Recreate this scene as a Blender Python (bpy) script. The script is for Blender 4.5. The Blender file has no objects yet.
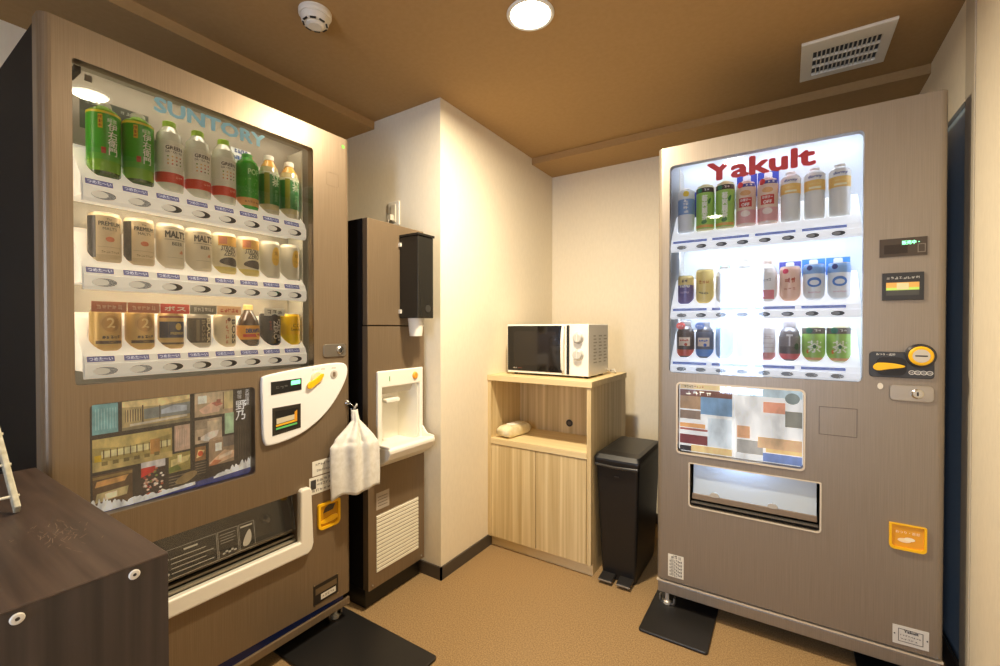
import bpy, bmesh, math, random
from mathutils import Vector, Matrix
random.seed(7)
PI = math.pi
scene = bpy.context.scene
COL = scene.collection

# ---------------------------------------------------------------- camera
H = 1.12
cam_d = bpy.data.cameras.new('camera')
cam = bpy.data.objects.new('camera', cam_d); COL.objects.link(cam)
cam_d.sensor_width = 36.0
cam_d.lens = 442.1 / 1000 * 36.0
cam_d.clip_start = 0.02
cam.location = (0, 0, H)
cam.rotation_euler = (PI / 2 - 0.0108, 0, 0.5752)
scene.camera = cam

# ---------------------------------------------------------------- world and exposure
w = bpy.data.worlds.new('world'); scene.world = w
w.use_nodes = True
w.node_tree.nodes['Background'].inputs[0].default_value = (0.55, 0.7, 1, 1)
w.node_tree.nodes['Background'].inputs[1].default_value = 0.3
vs = scene.view_settings
vs.view_transform = 'Standard'; vs.look = 'None'; vs.gamma = 1; vs.use_curve_mapping = False
vs.exposure = 0.0
scene.cycles.use_denoising = True
scene.cycles.max_bounces = 8
scene.cycles.diffuse_bounces = 5
scene.cycles.transparent_max_bounces = 12
scene.cycles.sample_clamp_indirect = 6
scene.cycles.caustics_reflective = False
scene.cycles.caustics_refractive = False

WARM = (1.0, 0.85, 0.62)
MAIN_W, SECOND_W, REAR_W = 38, 4.0, 0.6
WINDOW_E = 18.0
LED_L, LED_R = 12.0, 14.0

def lamp_light(name, loc, watts, size, color=WARM, spread=PI):
    ld = bpy.data.lights.new(name, 'AREA'); ld.shape = 'DISK'; ld.size = size
    ld.energy = watts; ld.color = color; ld.spread = spread
    o = bpy.data.objects.new(name, ld); COL.objects.link(o); o.location = loc
    return o
CZ = 2.137
lamp_light('downlight_lamp', (-0.70, 1.26, CZ - 0.012), MAIN_W, 0.11, spread=math.radians(175))
lamp_light('downlight_lamp', (-0.27, 0.65, CZ - 0.012), SECOND_W, 0.11, spread=math.radians(160))
lamp_light('downlight_lamp', (-0.55, -0.75, CZ - 0.012), REAR_W, 0.11)

# ---------------------------------------------------------------- materials
def lin(c):
    return tuple(((v / 255) / 12.92 if v / 255 <= 0.04045 else ((v / 255 + 0.055) / 1.055) ** 2.4) for v in c) + (1,)
MATS = {}
def M(c, rough=0.5, metal=0.0, emit=0, key='paint', coat=0, spec=0.5):
    k = (key, tuple(c), rough, metal, emit, coat, spec)
    if k in MATS: return MATS[k]
    m = bpy.data.materials.new(key + '_%02x%02x%02x' % tuple(int(v) for v in c)); m.use_nodes = True
    b = m.node_tree.nodes['Principled BSDF']
    b.inputs['Base Color'].default_value = lin(c)
    b.inputs['Roughness'].default_value = rough
    b.inputs['Metallic'].default_value = metal
    b.inputs['Coat Weight'].default_value = coat
    b.inputs['Specular IOR Level'].default_value = spec
    if emit:
        b.inputs['Emission Color'].default_value = lin(c); b.inputs['Emission Strength'].default_value = emit
    MATS[k] = m
    return m

def noise_mat(name, c1, c2, scale, rough=0.6, metal=0, bump=0.0, detail=4, fac=(0.35, 0.65), bscale=None, spec=0.5, roughvar=0):
    m = bpy.data.materials.new(name); m.use_nodes = True
    nt = m.node_tree; b = nt.nodes['Principled BSDF']
    tc = nt.nodes.new('ShaderNodeTexCoord'); mp = nt.nodes.new('ShaderNodeMapping')
    mp.inputs['Scale'].default_value = scale
    nt.links.new(tc.outputs['Object'], mp.inputs[0])
    n = nt.nodes.new('ShaderNodeTexNoise'); n.inputs['Scale'].default_value = 1; n.inputs['Detail'].default_value = detail
    nt.links.new(mp.outputs[0], n.inputs['Vector'])
    r = nt.nodes.new('ShaderNodeValToRGB')
    r.color_ramp.elements[0].position = fac[0]; r.color_ramp.elements[1].position = fac[1]
    r.color_ramp.elements[0].color = lin(c1); r.color_ramp.elements[1].color = lin(c2)
    nt.links.new(n.outputs[0], r.inputs[0]); nt.links.new(r.outputs[0], b.inputs['Base Color'])
    b.inputs['Roughness'].default_value = rough; b.inputs['Metallic'].default_value = metal
    b.inputs['Specular IOR Level'].default_value = spec
    if bump:
        bp = nt.nodes.new('ShaderNodeBump'); bp.inputs['Strength'].default_value = bump; bp.inputs['Distance'].default_value = 0.002
        src = n
        if bscale:
            mp2 = nt.nodes.new('ShaderNodeMapping'); mp2.inputs['Scale'].default_value = bscale
            nt.links.new(tc.outputs['Object'], mp2.inputs[0])
            src = nt.nodes.new('ShaderNodeTexNoise'); src.inputs['Scale'].default_value = 1
            nt.links.new(mp2.outputs[0], src.inputs['Vector'])
        nt.links.new(src.outputs[0], bp.inputs['Height']); nt.links.new(bp.outputs[0], b.inputs['Normal'])
    return m

def glass_mat(name, tint=(1, 1, 1), ior=1.5, rough=0.015):
    m = bpy.data.materials.new(name); m.use_nodes = True
    nt = m.node_tree; nt.nodes.clear()
    out = nt.nodes.new('ShaderNodeOutputMaterial'); mix = nt.nodes.new('ShaderNodeMixShader')
    tr = nt.nodes.new('ShaderNodeBsdfTransparent'); tr.inputs[0].default_value = tint + (1,)
    gl = nt.nodes.new('ShaderNodeBsdfGlossy'); gl.inputs['Roughness'].default_value = rough
    fr = nt.nodes.new('ShaderNodeFresnel'); fr.inputs[0].default_value = ior
    nt.links.new(fr.outputs[0], mix.inputs[0]); nt.links.new(tr.outputs[0], mix.inputs[1]); nt.links.new(gl.outputs[0], mix.inputs[2])
    nt.links.new(mix.outputs[0], out.inputs[0])
    return m

WALL = noise_mat('wallpaper', (236, 225, 202), (240, 229, 206), (90, 90, 30), 0.75, bump=0.25, bscale=(500, 500, 250), spec=0.25)
CEIL = noise_mat('ceiling_paper', (174, 141, 95), (178, 145, 99), (60, 60, 60), 0.8, bump=0.15, bscale=(300, 300, 300), spec=0.2)
CARPET = noise_mat('carpet', (138, 112, 77), (172, 142, 101), (220, 220, 220), 0.95, bump=0.6, spec=0.1, detail=3)
BASEB = M((74, 66, 58), 0.5)
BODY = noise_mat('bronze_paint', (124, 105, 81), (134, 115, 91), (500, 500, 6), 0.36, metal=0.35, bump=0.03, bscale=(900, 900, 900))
COOLBODY = noise_mat('cool_lit_bronze', (140, 129, 116), (149, 138, 125), (500, 500, 6), 0.36, metal=0.35, bump=0.03, bscale=(900, 900, 900))  # same bronze greyed: cool daylight tone put into the right machine's colour
SHADEDSIDE = M((22, 18, 16), 0.7, spec=.2)  # near black: shade on the cabinet sides put into the colour
DARK = M((28, 26, 25), 0.5)
BLACK = M((16, 16, 17), 0.35)
WHITE = M((240, 238, 232), 0.35)
CREAMW = M((236, 230, 216), 0.35)
LINER_L = M((158, 152, 138), 0.5)
LINER_R = M((214, 220, 226), 0.4)
RAIL_L = M((240, 232, 214), 0.4, emit=.34, key='rail_glow')  # emission added so the shelf lips read white behind the glass
RAIL_R = M((238, 242, 248), 0.4, emit=.55, key='rail_glow')  # stronger added glow for the right machine's shelves
CHROME = M((200, 198, 194), 0.25, 1.0)
STEEL = M((176, 168, 156), 0.35, 0.9)
YELLOW = M((246, 190, 20), 0.35)
GLASS = glass_mat('pane_glass')
DARKGLASS = glass_mat('smoked_glass', (0.80, 0.78, 0.74), 1.7)
OAK = noise_mat('oak_grain', (192, 165, 114), (230, 209, 162), (55, 55, 1.0), 0.5, bump=0.05, detail=5, fac=(0.3, 0.7))
OAKX = noise_mat('oak_edge', (218, 194, 144), (230, 208, 160), (1.2, 38, 38), 0.5, detail=5)
WENGE = noise_mat('dark_wood_grain', (50, 42, 37), (70, 59, 52), (70, 70, 2.0), 0.42, bump=0.05, detail=6)
WENGET = noise_mat('dark_wood_top', (60, 47, 39), (84, 67, 56), (3.0, 60, 60), 0.38, bump=0.05, detail=6)

# ---------------------------------------------------------------- mesh builder
def rrect(x0, z0, x1, z1, r, n=5, corners=(1, 1, 1, 1)):
    """rounded rectangle, corners in order BL, BR, TR, TL"""
    pts = []
    for (cx, cz, a0, f) in ((x0, z0, PI, corners[0]), (x1, z0, 1.5 * PI, corners[1]), (x1, z1, 0, corners[2]), (x0, z1, PI / 2, corners[3])):
        rr = r * f
        if rr <= 1e-6: pts.append((cx, cz)); continue
        ox = cx + rr if cx == x0 else cx - rr
        oz = cz + rr if cz == z0 else cz - rr
        for i in range(n + 1):
            a = a0 + PI / 2 * i / n
            pts.append((ox + rr * math.cos(a), oz + rr * math.sin(a)))
    return pts

def ellipse(cx, cz, rx, rz, n=20):
    return [(cx + rx * math.cos(2 * PI * i / n), cz + rz * math.sin(2 * PI * i / n)) for i in range(n)]

def smooth_poly(pts, it=2):
    for _ in range(it):
        q = []
        for i in range(len(pts)):
            a = pts[i]; b = pts[(i + 1) % len(pts)]
            q.append((a[0] * .75 + b[0] * .25, a[1] * .75 + b[1] * .25)); q.append((a[0] * .25 + b[0] * .75, a[1] * .25 + b[1] * .75))
        pts = q
    return pts

_text_cache = {}
def text_tris(s, vertical=False):
    k = (s, vertical)
    if k in _text_cache: return _text_cache[k]
    if s[0] == '~':      # small print that cannot be read in the photo: bare strokes
        rg = random.Random(len(s) * 7 + ord(s[-1])); vs_, fs = [], []
        for g in range(len(s) - 1):
            ox, oy = (0, -1.15 * g) if vertical else (1.15 * g, 0)
            for _ in range(4):
                if rg.random() < .55: a = (rg.uniform(0, .2), rg.uniform(0, .88)); b = (rg.uniform(.7, 1), .13)
                else: a = (rg.uniform(0, .86), rg.uniform(0, .2)); b = (.13, rg.uniform(.6, .8))
                if b[1] == .13: q = [(a[0], a[1]), (b[0], a[1]), (b[0], a[1] + .13), (a[0], a[1] + .13)]
                else: q = [(a[0], a[1]), (a[0] + .13, a[1]), (a[0] + .13, a[1] + b[1]), (a[0], a[1] + b[1])]
                n0 = len(vs_); vs_ += [(ox + x, oy + y) for x, y in q]; fs += [[n0, n0 + 1, n0 + 2], [n0, n0 + 2, n0 + 3]]
        xs = [v[0] for v in vs_]; ys = [v[1] for v in vs_]; cx, cy = (min(xs) + max(xs)) / 2, (min(ys) + max(ys)) / 2
        _text_cache[k] = ([(x - cx, y - cy) for x, y in vs_], fs, max(xs) - min(xs), max(ys) - min(ys)); return _text_cache[k]
    cu = bpy.data.curves.new('t', 'FONT'); cu.body = '\n'.join(s) if vertical else s
    cu.align_x = 'CENTER'; cu.align_y = 'CENTER'; cu.resolution_u = 2; cu.size = 1
    if vertical: cu.space_line = 0.95
    o = bpy.data.objects.new('t', cu); COL.objects.link(o)
    dg = bpy.context.evaluated_depsgraph_get(); dg.update()
    me = bpy.data.meshes.new_from_object(o.evaluated_get(dg))
    bm = bmesh.new(); bm.from_mesh(me); bmesh.ops.triangulate(bm, faces=bm.faces)
    vs_ = [(v.co.x, v.co.y) for v in bm.verts]; bm.verts.index_update()
    fs = [[v.index for v in f.verts] for f in bm.faces]
    bm.free(); bpy.data.objects.remove(o); bpy.data.curves.remove(cu); bpy.data.meshes.remove(me)
    if vs_:
        xs = [v[0] for v in vs_]; ys = [v[1] for v in vs_]
        cx, cy = (min(xs) + max(xs)) / 2, (min(ys) + max(ys)) / 2
        wd, ht = max(xs) - min(xs), max(ys) - min(ys)
        vs_ = [(x - cx, y - cy) for x, y in vs_]
    else: wd = ht = 1
    _text_cache[k] = (vs_, fs, wd, ht)
    return _text_cache[k]

class MB:
    """collects shapes with materials and links them as ONE mesh object; front of things is -y, w = -y"""
    def __init__(self): self.v = []; self.f = []; self.m = []; self.mats = []; self.sm = []
    def mi(self, mat):
        if mat not in self.mats: self.mats.append(mat)
        return self.mats.index(mat)
    def add(self, vs, fs, mat, smooth=False, tf=None):
        o = len(self.v)
        if tf is not None: vs = [tuple(tf @ Vector(v)) for v in vs]
        self.v += [tuple(v) for v in vs]
        i = self.mi(mat)
        for f in fs: self.f.append([o + k for k in f]); self.m.append(i); self.sm.append(smooth)
    def box(self, x0, y0, z0, x1, y1, z1, mat, tf=None):
        vs = [(x, y, z) for z in (z0, z1) for (x, y) in ((x0, y0), (x1, y0), (x1, y1), (x0, y1))]
        self.add(vs, [(3, 2, 1, 0), (4, 5, 6, 7), (0, 1, 5, 4), (1, 2, 6, 5), (2, 3, 7, 6), (3, 0, 4, 7)], mat, tf=tf)
        return self
    def prism(self, poly, w0, w1, mat, tf=None, smooth=False):
        """polygon in (x,z), from depth w0 to w1 (w1 outward, y=-w)"""
        n = len(poly)
        vs = [(x, -w0, z) for x, z in poly] + [(x, -w1, z) for x, z in poly]
        self.add(vs, [tuple(range(n))[::-1], tuple(range(n, 2 * n))], mat, tf=tf)
        self.add(vs, [(i, (i + 1) % n, n + (i + 1) % n, n + i) for i in range(n)], mat, tf=tf, smooth=smooth)
        return self
    def plan(self, poly, z0, z1, mat, tf=None, smooth=False):
        n = len(poly)
        vs = [(x, y, z0) for x, y in poly] + [(x, y, z1) for x, y in poly]
        self.add(vs, [tuple(range(n))[::-1], tuple(range(n, 2 * n))], mat, tf=tf)
        self.add(vs, [(i, (i + 1) % n, n + (i + 1) % n, n + i) for i in range(n)], mat, tf=tf, smooth=smooth)
        return self
    def side(self, poly, x0, x1, mat, tf=None):
        """polygon in (y,z), extruded along x"""
        n = len(poly)
        vs = [(x0, y, z) for y, z in poly] + [(x1, y, z) for y, z in poly]
        self.add(vs, [tuple(range(n))[::-1], tuple(range(n, 2 * n))] + [(i, (i + 1) % n, n + (i + 1) % n, n + i) for i in range(n)], mat, tf=tf)
        return self
    def flat(self, poly, w, mat):
        self.add([(x, -w, z) for x, z in poly], [tuple(range(len(poly)))], mat); return self
    def holed(self, outer, holes, w0, w1, mat):
        bm = bmesh.new(); es = []
        for loop in [outer] + holes:
            vv = [bm.verts.new((x, 0, z)) for x, z in loop]
            es += [bm.edges.new((vv[i], vv[(i + 1) % len(vv)])) for i in range(len(vv))]
        bmesh.ops.triangle_fill(bm, edges=es, use_beauty=True, use_dissolve=False)
        bm.verts.index_update()
        vs = [v.co.copy() for v in bm.verts]; fs = [[v.index for v in f.verts] for f in bm.faces]
        ed = [(e.verts[0].index, e.verts[1].index) for e in bm.edges if len(e.link_faces) == 1]
        bm.free()
        n = len(vs)
        allv = [(v.x, -w1, v.z) for v in vs] + [(v.x, -w0, v.z) for v in vs]
        self.add(allv, fs + [[n + i for i in f] for f in fs] + [(a, b, n + b, n + a) for a, b in ed], mat)
        return self
    def lathe(self, prof, mat, c=(0, 0, 0), n=24, bands=None, tf=None, axis='z', caps=True):
        """profile of (r,z); bands: list of (z_limit, mat) picks material by ring centre height"""
        vs = []; 
        for r, z in prof:
            for i in range(n):
                a = 2 * PI * i / n
                p = (r * math.cos(a), r * math.sin(a), z)
                if axis == 'y': p = (p[0], -p[2], p[1])
                elif axis == 'x': p = (p[2], p[0], p[1])
                vs.append((p[0] + c[0], p[1] + c[1], p[2] + c[2]))
        for k in range(len(prof) - 1):
            m = mat
            if bands:
                zc = (prof[k][1] + prof[k + 1][1]) / 2
                for lim, bm_ in bands:
                    if zc <= lim: m = bm_; break
            self.add(vs[k * n:(k + 2) * n], [(i, (i + 1) % n, n + (i + 1) % n, n + i) for i in range(n)], m, smooth=True, tf=tf)
        if caps:
            self.add(vs[:n], [tuple(range(n))[::-1]], mat if not bands else bands[0][1], tf=tf)
            self.add(vs[-n:], [tuple(range(n))], mat if not bands else bands[-1][1], tf=tf)
        return self
    def tube(self, pts, r, mat, n=8):
        pts = [Vector(p) for p in pts]; rings = []
        for i, p in enumerate(pts):
            d = (pts[min(i + 1, len(pts) - 1)] - pts[max(i - 1, 0)]).normalized()
            a = d.cross(Vector((0, 0, 1)) if abs(d.z) < 0.9 else Vector((1, 0, 0))).normalized(); b = d.cross(a)
            rr = r[i] if isinstance(r, (list, tuple)) else r
            rings += [tuple(p + a * rr * math.cos(2 * PI * k / n) + b * rr * math.sin(2 * PI * k / n)) for k in range(n)]
        fs = [(j * n + k, j * n + (k + 1) % n, (j + 1) * n + (k + 1) % n, (j + 1) * n + k) for j in range(len(pts) - 1) for k in range(n)]
        self.add(rings, fs, mat, smooth=True)
        self.add(rings[:n], [tuple(range(n))], mat); self.add(rings[-n:], [tuple(range(n))[::-1]], mat)
        return self
    def text(self, s, cx, cz, w, mat, width=None, height=None, wrap=None, vertical=False, rot=0, off=0.0007, bold=0.0, slant=0, tf=None):
        """flat lettering at depth w centred on (cx,cz); wrap = radius of the cylinder it is printed on"""
        vs_, fs, wd, ht = text_tris(s, vertical)
        if not vs_: return self
        if rot in (90, -90):
            vs_ = [(-y, x) if rot == 90 else (y, -x) for x, y in vs_]; wd, ht = ht, wd
        sx = (width / wd) if width else (height / ht)
        sz = (height / ht) if height else sx
        if not width: sx = sz
        outs = [(0, 0)] if not bold else ([(bold, 0), (-bold, 0), (0, bold), (0, -bold)] if bold < .002 else [(bold * f_ * math.cos(PI * k_ / 4), bold * f_ * .8 * math.sin(PI * k_ / 4)) for f_ in (.5, 1) for k_ in range(8)])
        for j, (dx, dz) in enumerate(outs):
            P = []
            for x, y in vs_:
                X = x * sx + dx + y * sz * slant; Z = y * sz + dz
                if wrap:
                    a = (cx + X) / wrap; R = wrap + off + j * 0.00005
                    P.append((R * math.sin(a), -R * math.cos(a), cz + Z))
                else: P.append((cx + X, -(w + off + j * 0.00005), cz + Z))
            self.add(P, fs, mat, tf=tf)
        return self
    def patch(self, a0, a1, z0, z1, r, mat, n=8, off=0.0004):
        """printed patch on a cylinder between arc positions a0..a1 (metres along the arc from the front)"""
        vs = []
        for i in range(n + 1):
            a = (a0 + (a1 - a0) * i / n) / r; R = r + off
            vs += [(R * math.sin(a), -R * math.cos(a), z0), (R * math.sin(a), -R * math.cos(a), z1)]
        self.add(vs, [(2 * i, 2 * i + 2, 2 * i + 3, 2 * i + 1) for i in range(n)], mat, smooth=True)
        return self
    def ppoly(self, pts, r, mat, off=0.0006):
        """printed polygon wrapped on a cylinder: rings shrinking to the centre so it follows the curve"""
        q = []
        for i in range(len(pts)):
            a, b = pts[i], pts[(i + 1) % len(pts)]; k = max(1, int(math.hypot(b[0] - a[0], b[1] - a[1]) / 0.003))
            q += [(a[0] + (b[0] - a[0]) * j / k, a[1] + (b[1] - a[1]) * j / k) for j in range(k)]
        cx = sum(p[0] for p in q) / len(q); cz = sum(p[1] for p in q) / len(q); n = len(q)
        ext = max(abs(p[0] - cx) for p in q); K = max(1, int(ext / 0.003) + 1)
        P = [(cx + (x - cx) * k / K, cz + (z - cz) * k / K) for k in range(1, K + 1) for x, z in q] + [(cx, cz)]
        vs = [((r + off) * math.sin(x / r), -(r + off) * math.cos(x / r), z) for x, z in P]
        fs = [(k * n + i, (k + 1) * n + i, (k + 1) * n + (i + 1) % n, k * n + (i + 1) % n) for k in range(K - 1) for i in range(n)]
        fs += [(K * n, i, (i + 1) % n) for i in range(n)]
        self.add(vs, fs, mat); return self
    def build(self, name, parent=None, bevel=0, seg=2, loc=None, rot=None, weld=False, fixn=False):
        me = bpy.data.meshes.new(name); me.from_pydata(self.v, [], self.f)
        for m in self.mats: me.materials.append(m)
        me.polygons.foreach_set('material_index', self.m); me.polygons.foreach_set('use_smooth', self.sm)
        me.update()
        if fixn or bevel:
            bm = bmesh.new(); bm.from_mesh(me)
            bmesh.ops.remove_doubles(bm, verts=bm.verts, dist=1e-5)
            bmesh.ops.recalc_face_normals(bm, faces=bm.faces); bm.to_mesh(me); bm.free()
        o = bpy.data.objects.new(name, me); COL.objects.link(o)
        if parent: o.parent = parent
        if loc: o.location = loc
        if rot: o.rotation_euler = rot
        if bevel:
            b = o.modifiers.new('bevel', 'BEVEL'); b.width = bevel; b.segments = seg; b.limit_method = 'ANGLE'; b.angle_limit = math.radians(40)
            b.harden_normals = False
        return o

_seen = set()
def tag(o, label, cat, group=None):
    n = len(label.split())
    if not 4 <= n <= 16 or label in _seen: print('LABEL', n, label)
    _seen.add(label)
    o['label'] = label; o['category'] = cat
    if group: o['group'] = group
    return o
def struct(o): o['kind'] = 'structure'; return o
def empty(name, loc, rz, label, cat, group=None):
    o = bpy.data.objects.new(name, None); COL.objects.link(o); o.location = loc; o.rotation_euler = (0, 0, rz)
    o.empty_display_size = 0.1
    return tag(o, label, cat, group)
def B(x0, y0, z0, x1, y1, z1, mat): return MB().box(x0, y0, z0, x1, y1, z1, mat)

# ================================================================ THE ROOM
XL, XR, YB, YF, PX, PY = -2.10, 0.46, 2.61, -1.6, -1.286, 1.50
struct(B(XL - .1, YF - .1, -0.05, XR + .1, YB + .1, 0, CARPET).build('floor'))
struct(B(XL - .1, YF - .1, CZ, XR + .1, YB + .1, CZ + .05, CEIL).build('ceiling'))
struct(B(XL - .1, YF, 0, XL, PY, CZ, WALL).build('wall_left'))
struct(B(XL - .1, PY, 0, PX, YB + .1, CZ, WALL).build('wall_pillar'))
struct(B(PX, YB, 0, XR + .1, YB + .1, CZ, WALL).build('wall_back'))
# right wall with a door opening beside the machine
DY0, DY1, DZ = 1.925, 2.60, 1.825
m = MB(); m.box(XR, YF, 0, XR + .1, DY0, CZ, WALL); m.box(XR, DY0, DZ, XR + .1, YB, CZ, WALL)
struct(m.build('wall_right'))
BLUE = M((184, 202, 214), 0.35)
struct(B(XR + .012, DY0, 0.0, XR + .06, YB, DZ, BLUE).build('door_1'))
GREYT = M((196, 186, 166), 0.5)
m = MB(); m.box(XR - .004, 1.845, .07, XR, DY0, CZ, GREYT)
struct(m.build('trim_1', bevel=.002))
# wall behind the camera with a tall bright window
WX0, WX1, WZ0, WZ1 = -0.60, -0.20, 0.42, 1.75
m = MB().holed([(XL, 0), (XR, 0), (XR, CZ), (XL, CZ)], [[(WX0, WZ0), (WX1, WZ0), (WX1, WZ1), (WX0, WZ1)]], -0.05, 0.05, WALL)
struct(m.build('wall_front', loc=(0, YF - .05, 0)))
DAY = M((200, 221, 255), 0.5, emit=WINDOW_E, key='daylight')
win = struct(MB().flat([(WX0, WZ0), (WX1, WZ0), (WX1, WZ1), (WX0, WZ1)], 0, DAY).build('window_1', loc=(0, YF - .03, 0)))
m = MB(); m.holed([(WX0 - .04, WZ0 - .04), (WX1 + .04, WZ0 - .04), (WX1 + .04, WZ1 + .04), (WX0 - .04, WZ1 + .04)], [[(WX0, WZ0), (WX1, WZ0), (WX1, WZ1), (WX0, WZ1)]], -0.01, 0.01, WHITE)
struct(m.build('trim_2', loc=(0, YF + .012, 0)))
# ceiling beams
struct(B(XL, YF, 2.10, -1.71, PY, CZ, CEIL).build('trim_3'))
struct(B(PX, 2.335, 2.10, XR, YB, CZ, CEIL).build('trim_4'))
# baseboards
bb = .057
struct(B(XL, PY - .008, 0, PX + .008, PY, bb, BASEB).build('baseboard_front'))
struct(B(PX, PY - .008, 0, PX + .008, YB, bb, BASEB).build('baseboard_left'))
struct(B(PX, YB - .008, 0, XR, YB, bb, BASEB).build('baseboard_back'))
struct(B(XR - .008, YF, 0, XR, YB, bb + .012, BASEB).build('baseboard_right'))

# ceiling fittings
def downlight(x, y, label):
    t = empty('ceiling_light', (x, y, CZ), 0, label, 'ceiling light', 'round recessed ceiling lights')
    MB().lathe([(.060, -.001), (.074, -.001), (.077, -.004), (.074, -.009), (.066, -.009), (.060, -.001)], WHITE, n=40, caps=False).build('trim_ring', t)
    MB().lathe([(.0, -.006), (.067, -.006)], M((255, 244, 216), .5, emit=16, key='lamp'), n=40, caps=False).build('diffuser', t)
    return t
downlight(-0.70, 1.26, 'bright round recessed ceiling light at the top centre of the photo')
downlight(-0.27, 0.65, 'round recessed ceiling light mirrored in the left vending machine glass')
downlight(-0.55, -0.75, 'round recessed ceiling light behind the camera')

t = empty('smoke_detector', (-1.28, .88, CZ), 0, 'white round smoke detector on the ceiling above the left vending machine', 'smoke detector')
MB().lathe([(.050, 0), (.050, -.012), (.047, -.016)], CREAMW, n=36).build('base', t)
MB().lathe([(.043, -.016), (.044, -.022), (.040, -.036), (.032, -.040)], CREAMW, n=36).build('housing', t)
m = MB()
for i in range(8):
    a = 2 * PI * i / 8
    tf = Matrix.Rotation(a, 4, 'Z')
    m.box(.0325, -.009, -.0405, .0375, .009, -.034, DARK, tf=tf)
m.build('vent_slot', t)
MB().lathe([(.0, -.047), (.020, -.047), (.026, -.043), (.028, -.036)], CREAMW, n=30, caps=False).build('sensor_cap', t)

t = empty('ceiling_vent', (0.17, 2.058, CZ), 0, 'white rectangular ceiling vent grille with three rows of slots', 'vent')
m = MB(); x0, x1, y0, y1 = -.131, .131, -.139, .139
gx0, gx1, gy0, gy1 = -.094, .100, -.072, .104
gy0, gy1 = -.070, .102
def ring_frame(mb, o, i, z0, z1, mat):
    a = [(o[0], o[1]), (o[2], o[1]), (o[2], o[3]), (o[0], o[3])]; b = [(i[0], i[1]), (i[2], i[1]), (i[2], i[3]), (i[0], i[3])]
    for k in range(4):
        p = [a[k], a[(k + 1) % 4], b[(k + 1) % 4], b[k]]
        mb.plan(p, z0, z1, mat)
ring_frame(m, (x0, y0, x1, y1), (gx0, gy0, gx1, gy1), -.012, 0, CREAMW)
m.build('frame', t, bevel=.003)
m = MB(); m.box(gx0, gy0, -.001, gx1, gy1, -.0, BLACK); m.build('duct', t)
m = MB()
for k in range(1, 3):
    y = gy0 + (gy1 - gy0) * k / 3; m.box(gx0, y - .003, -.011, gx1, y + .003, -.002, CREAMW)
for k in range(1, 15):
    x = gx0 + (gx1 - gx0) * k / 15; m.box(x - .0016, gy0, -.010, x + .0016, gy1, -.002, CREAMW)
m.build('louvre', t)

# ================================================================ VENDING MACHINES
W = 0.836; HT = 1.832; DEPTH = 0.66
STRIPBLUE = M((104, 104, 150), 0.5, emit=.25, key='strip_glow')  # glow added to brighten the strips behind the glass
def shelf_mesh(u0, u1, z, cans, r, base, mat, lt, lipw=-.006):
    """shelf: lip with rounded front, sloping deck with a round pocket for every drink"""
    prof = [(-lipw, z + .008), (-lipw + .006, z), (.020, z), (.022, z + .018), (.13, z + .018), (.13, z + .165), (.105, z + .150), (-lipw + .012, z + lt + .022), (-lipw + .009, z + lt + .020), (-lipw + .003, z + lt + .003), (-lipw, z + lt)]
    m = MB(); m.side([(y, zz) for y, zz in prof], u0, u1, mat)
    o = m.build('shelf', fixn=True)
    cut = MB()
    for u in cans:
        cut.lathe([(r + .0015, base), (r + .0015, z + .4)], mat, c=(u, .060, 0), n=28)
    c = cut.build('cut', fixn=True)
    md = o.modifiers.new('b', 'BOOLEAN'); md.object = c; md.operation = 'DIFFERENCE'; md.solver = 'EXACT'
    dg = bpy.context.evaluated_depsgraph_get(); dg.update()
    me = bpy.data.meshes.new_from_object(o.evaluated_get(dg))
    o.modifiers.clear(); old = o.data; o.data = me; me.name = 'shelf'
    bpy.data.objects.remove(c)
    return o

def led(root, parts, E, col):
    for (x0, y0, z0, x1, y1, z1, k_) in parts:
        B(x0, y0, z0, x1, y1, z1, M(col, .5, emit=E * k_, key='led')).build('led_bar', root)

def leg_foot(root, x, y):
    m = MB()
    m.lathe([(.014, .012), (.014, .022), (.008, .026), (.008, .075)], M((214, 208, 196), .35, .3), c=(x, y, 0), n=14)
    m.box(x - .03, y - .004, .012, x + .03, y + .014, .020, STEEL)
    m.box(x - .03, y - .004, .012, x - .024, y + .014, .040, STEEL)
    m.box(x + .024, y - .004, .012, x + .030, y + .014, .040, STEEL)
    m.build('foot', root)

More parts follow.
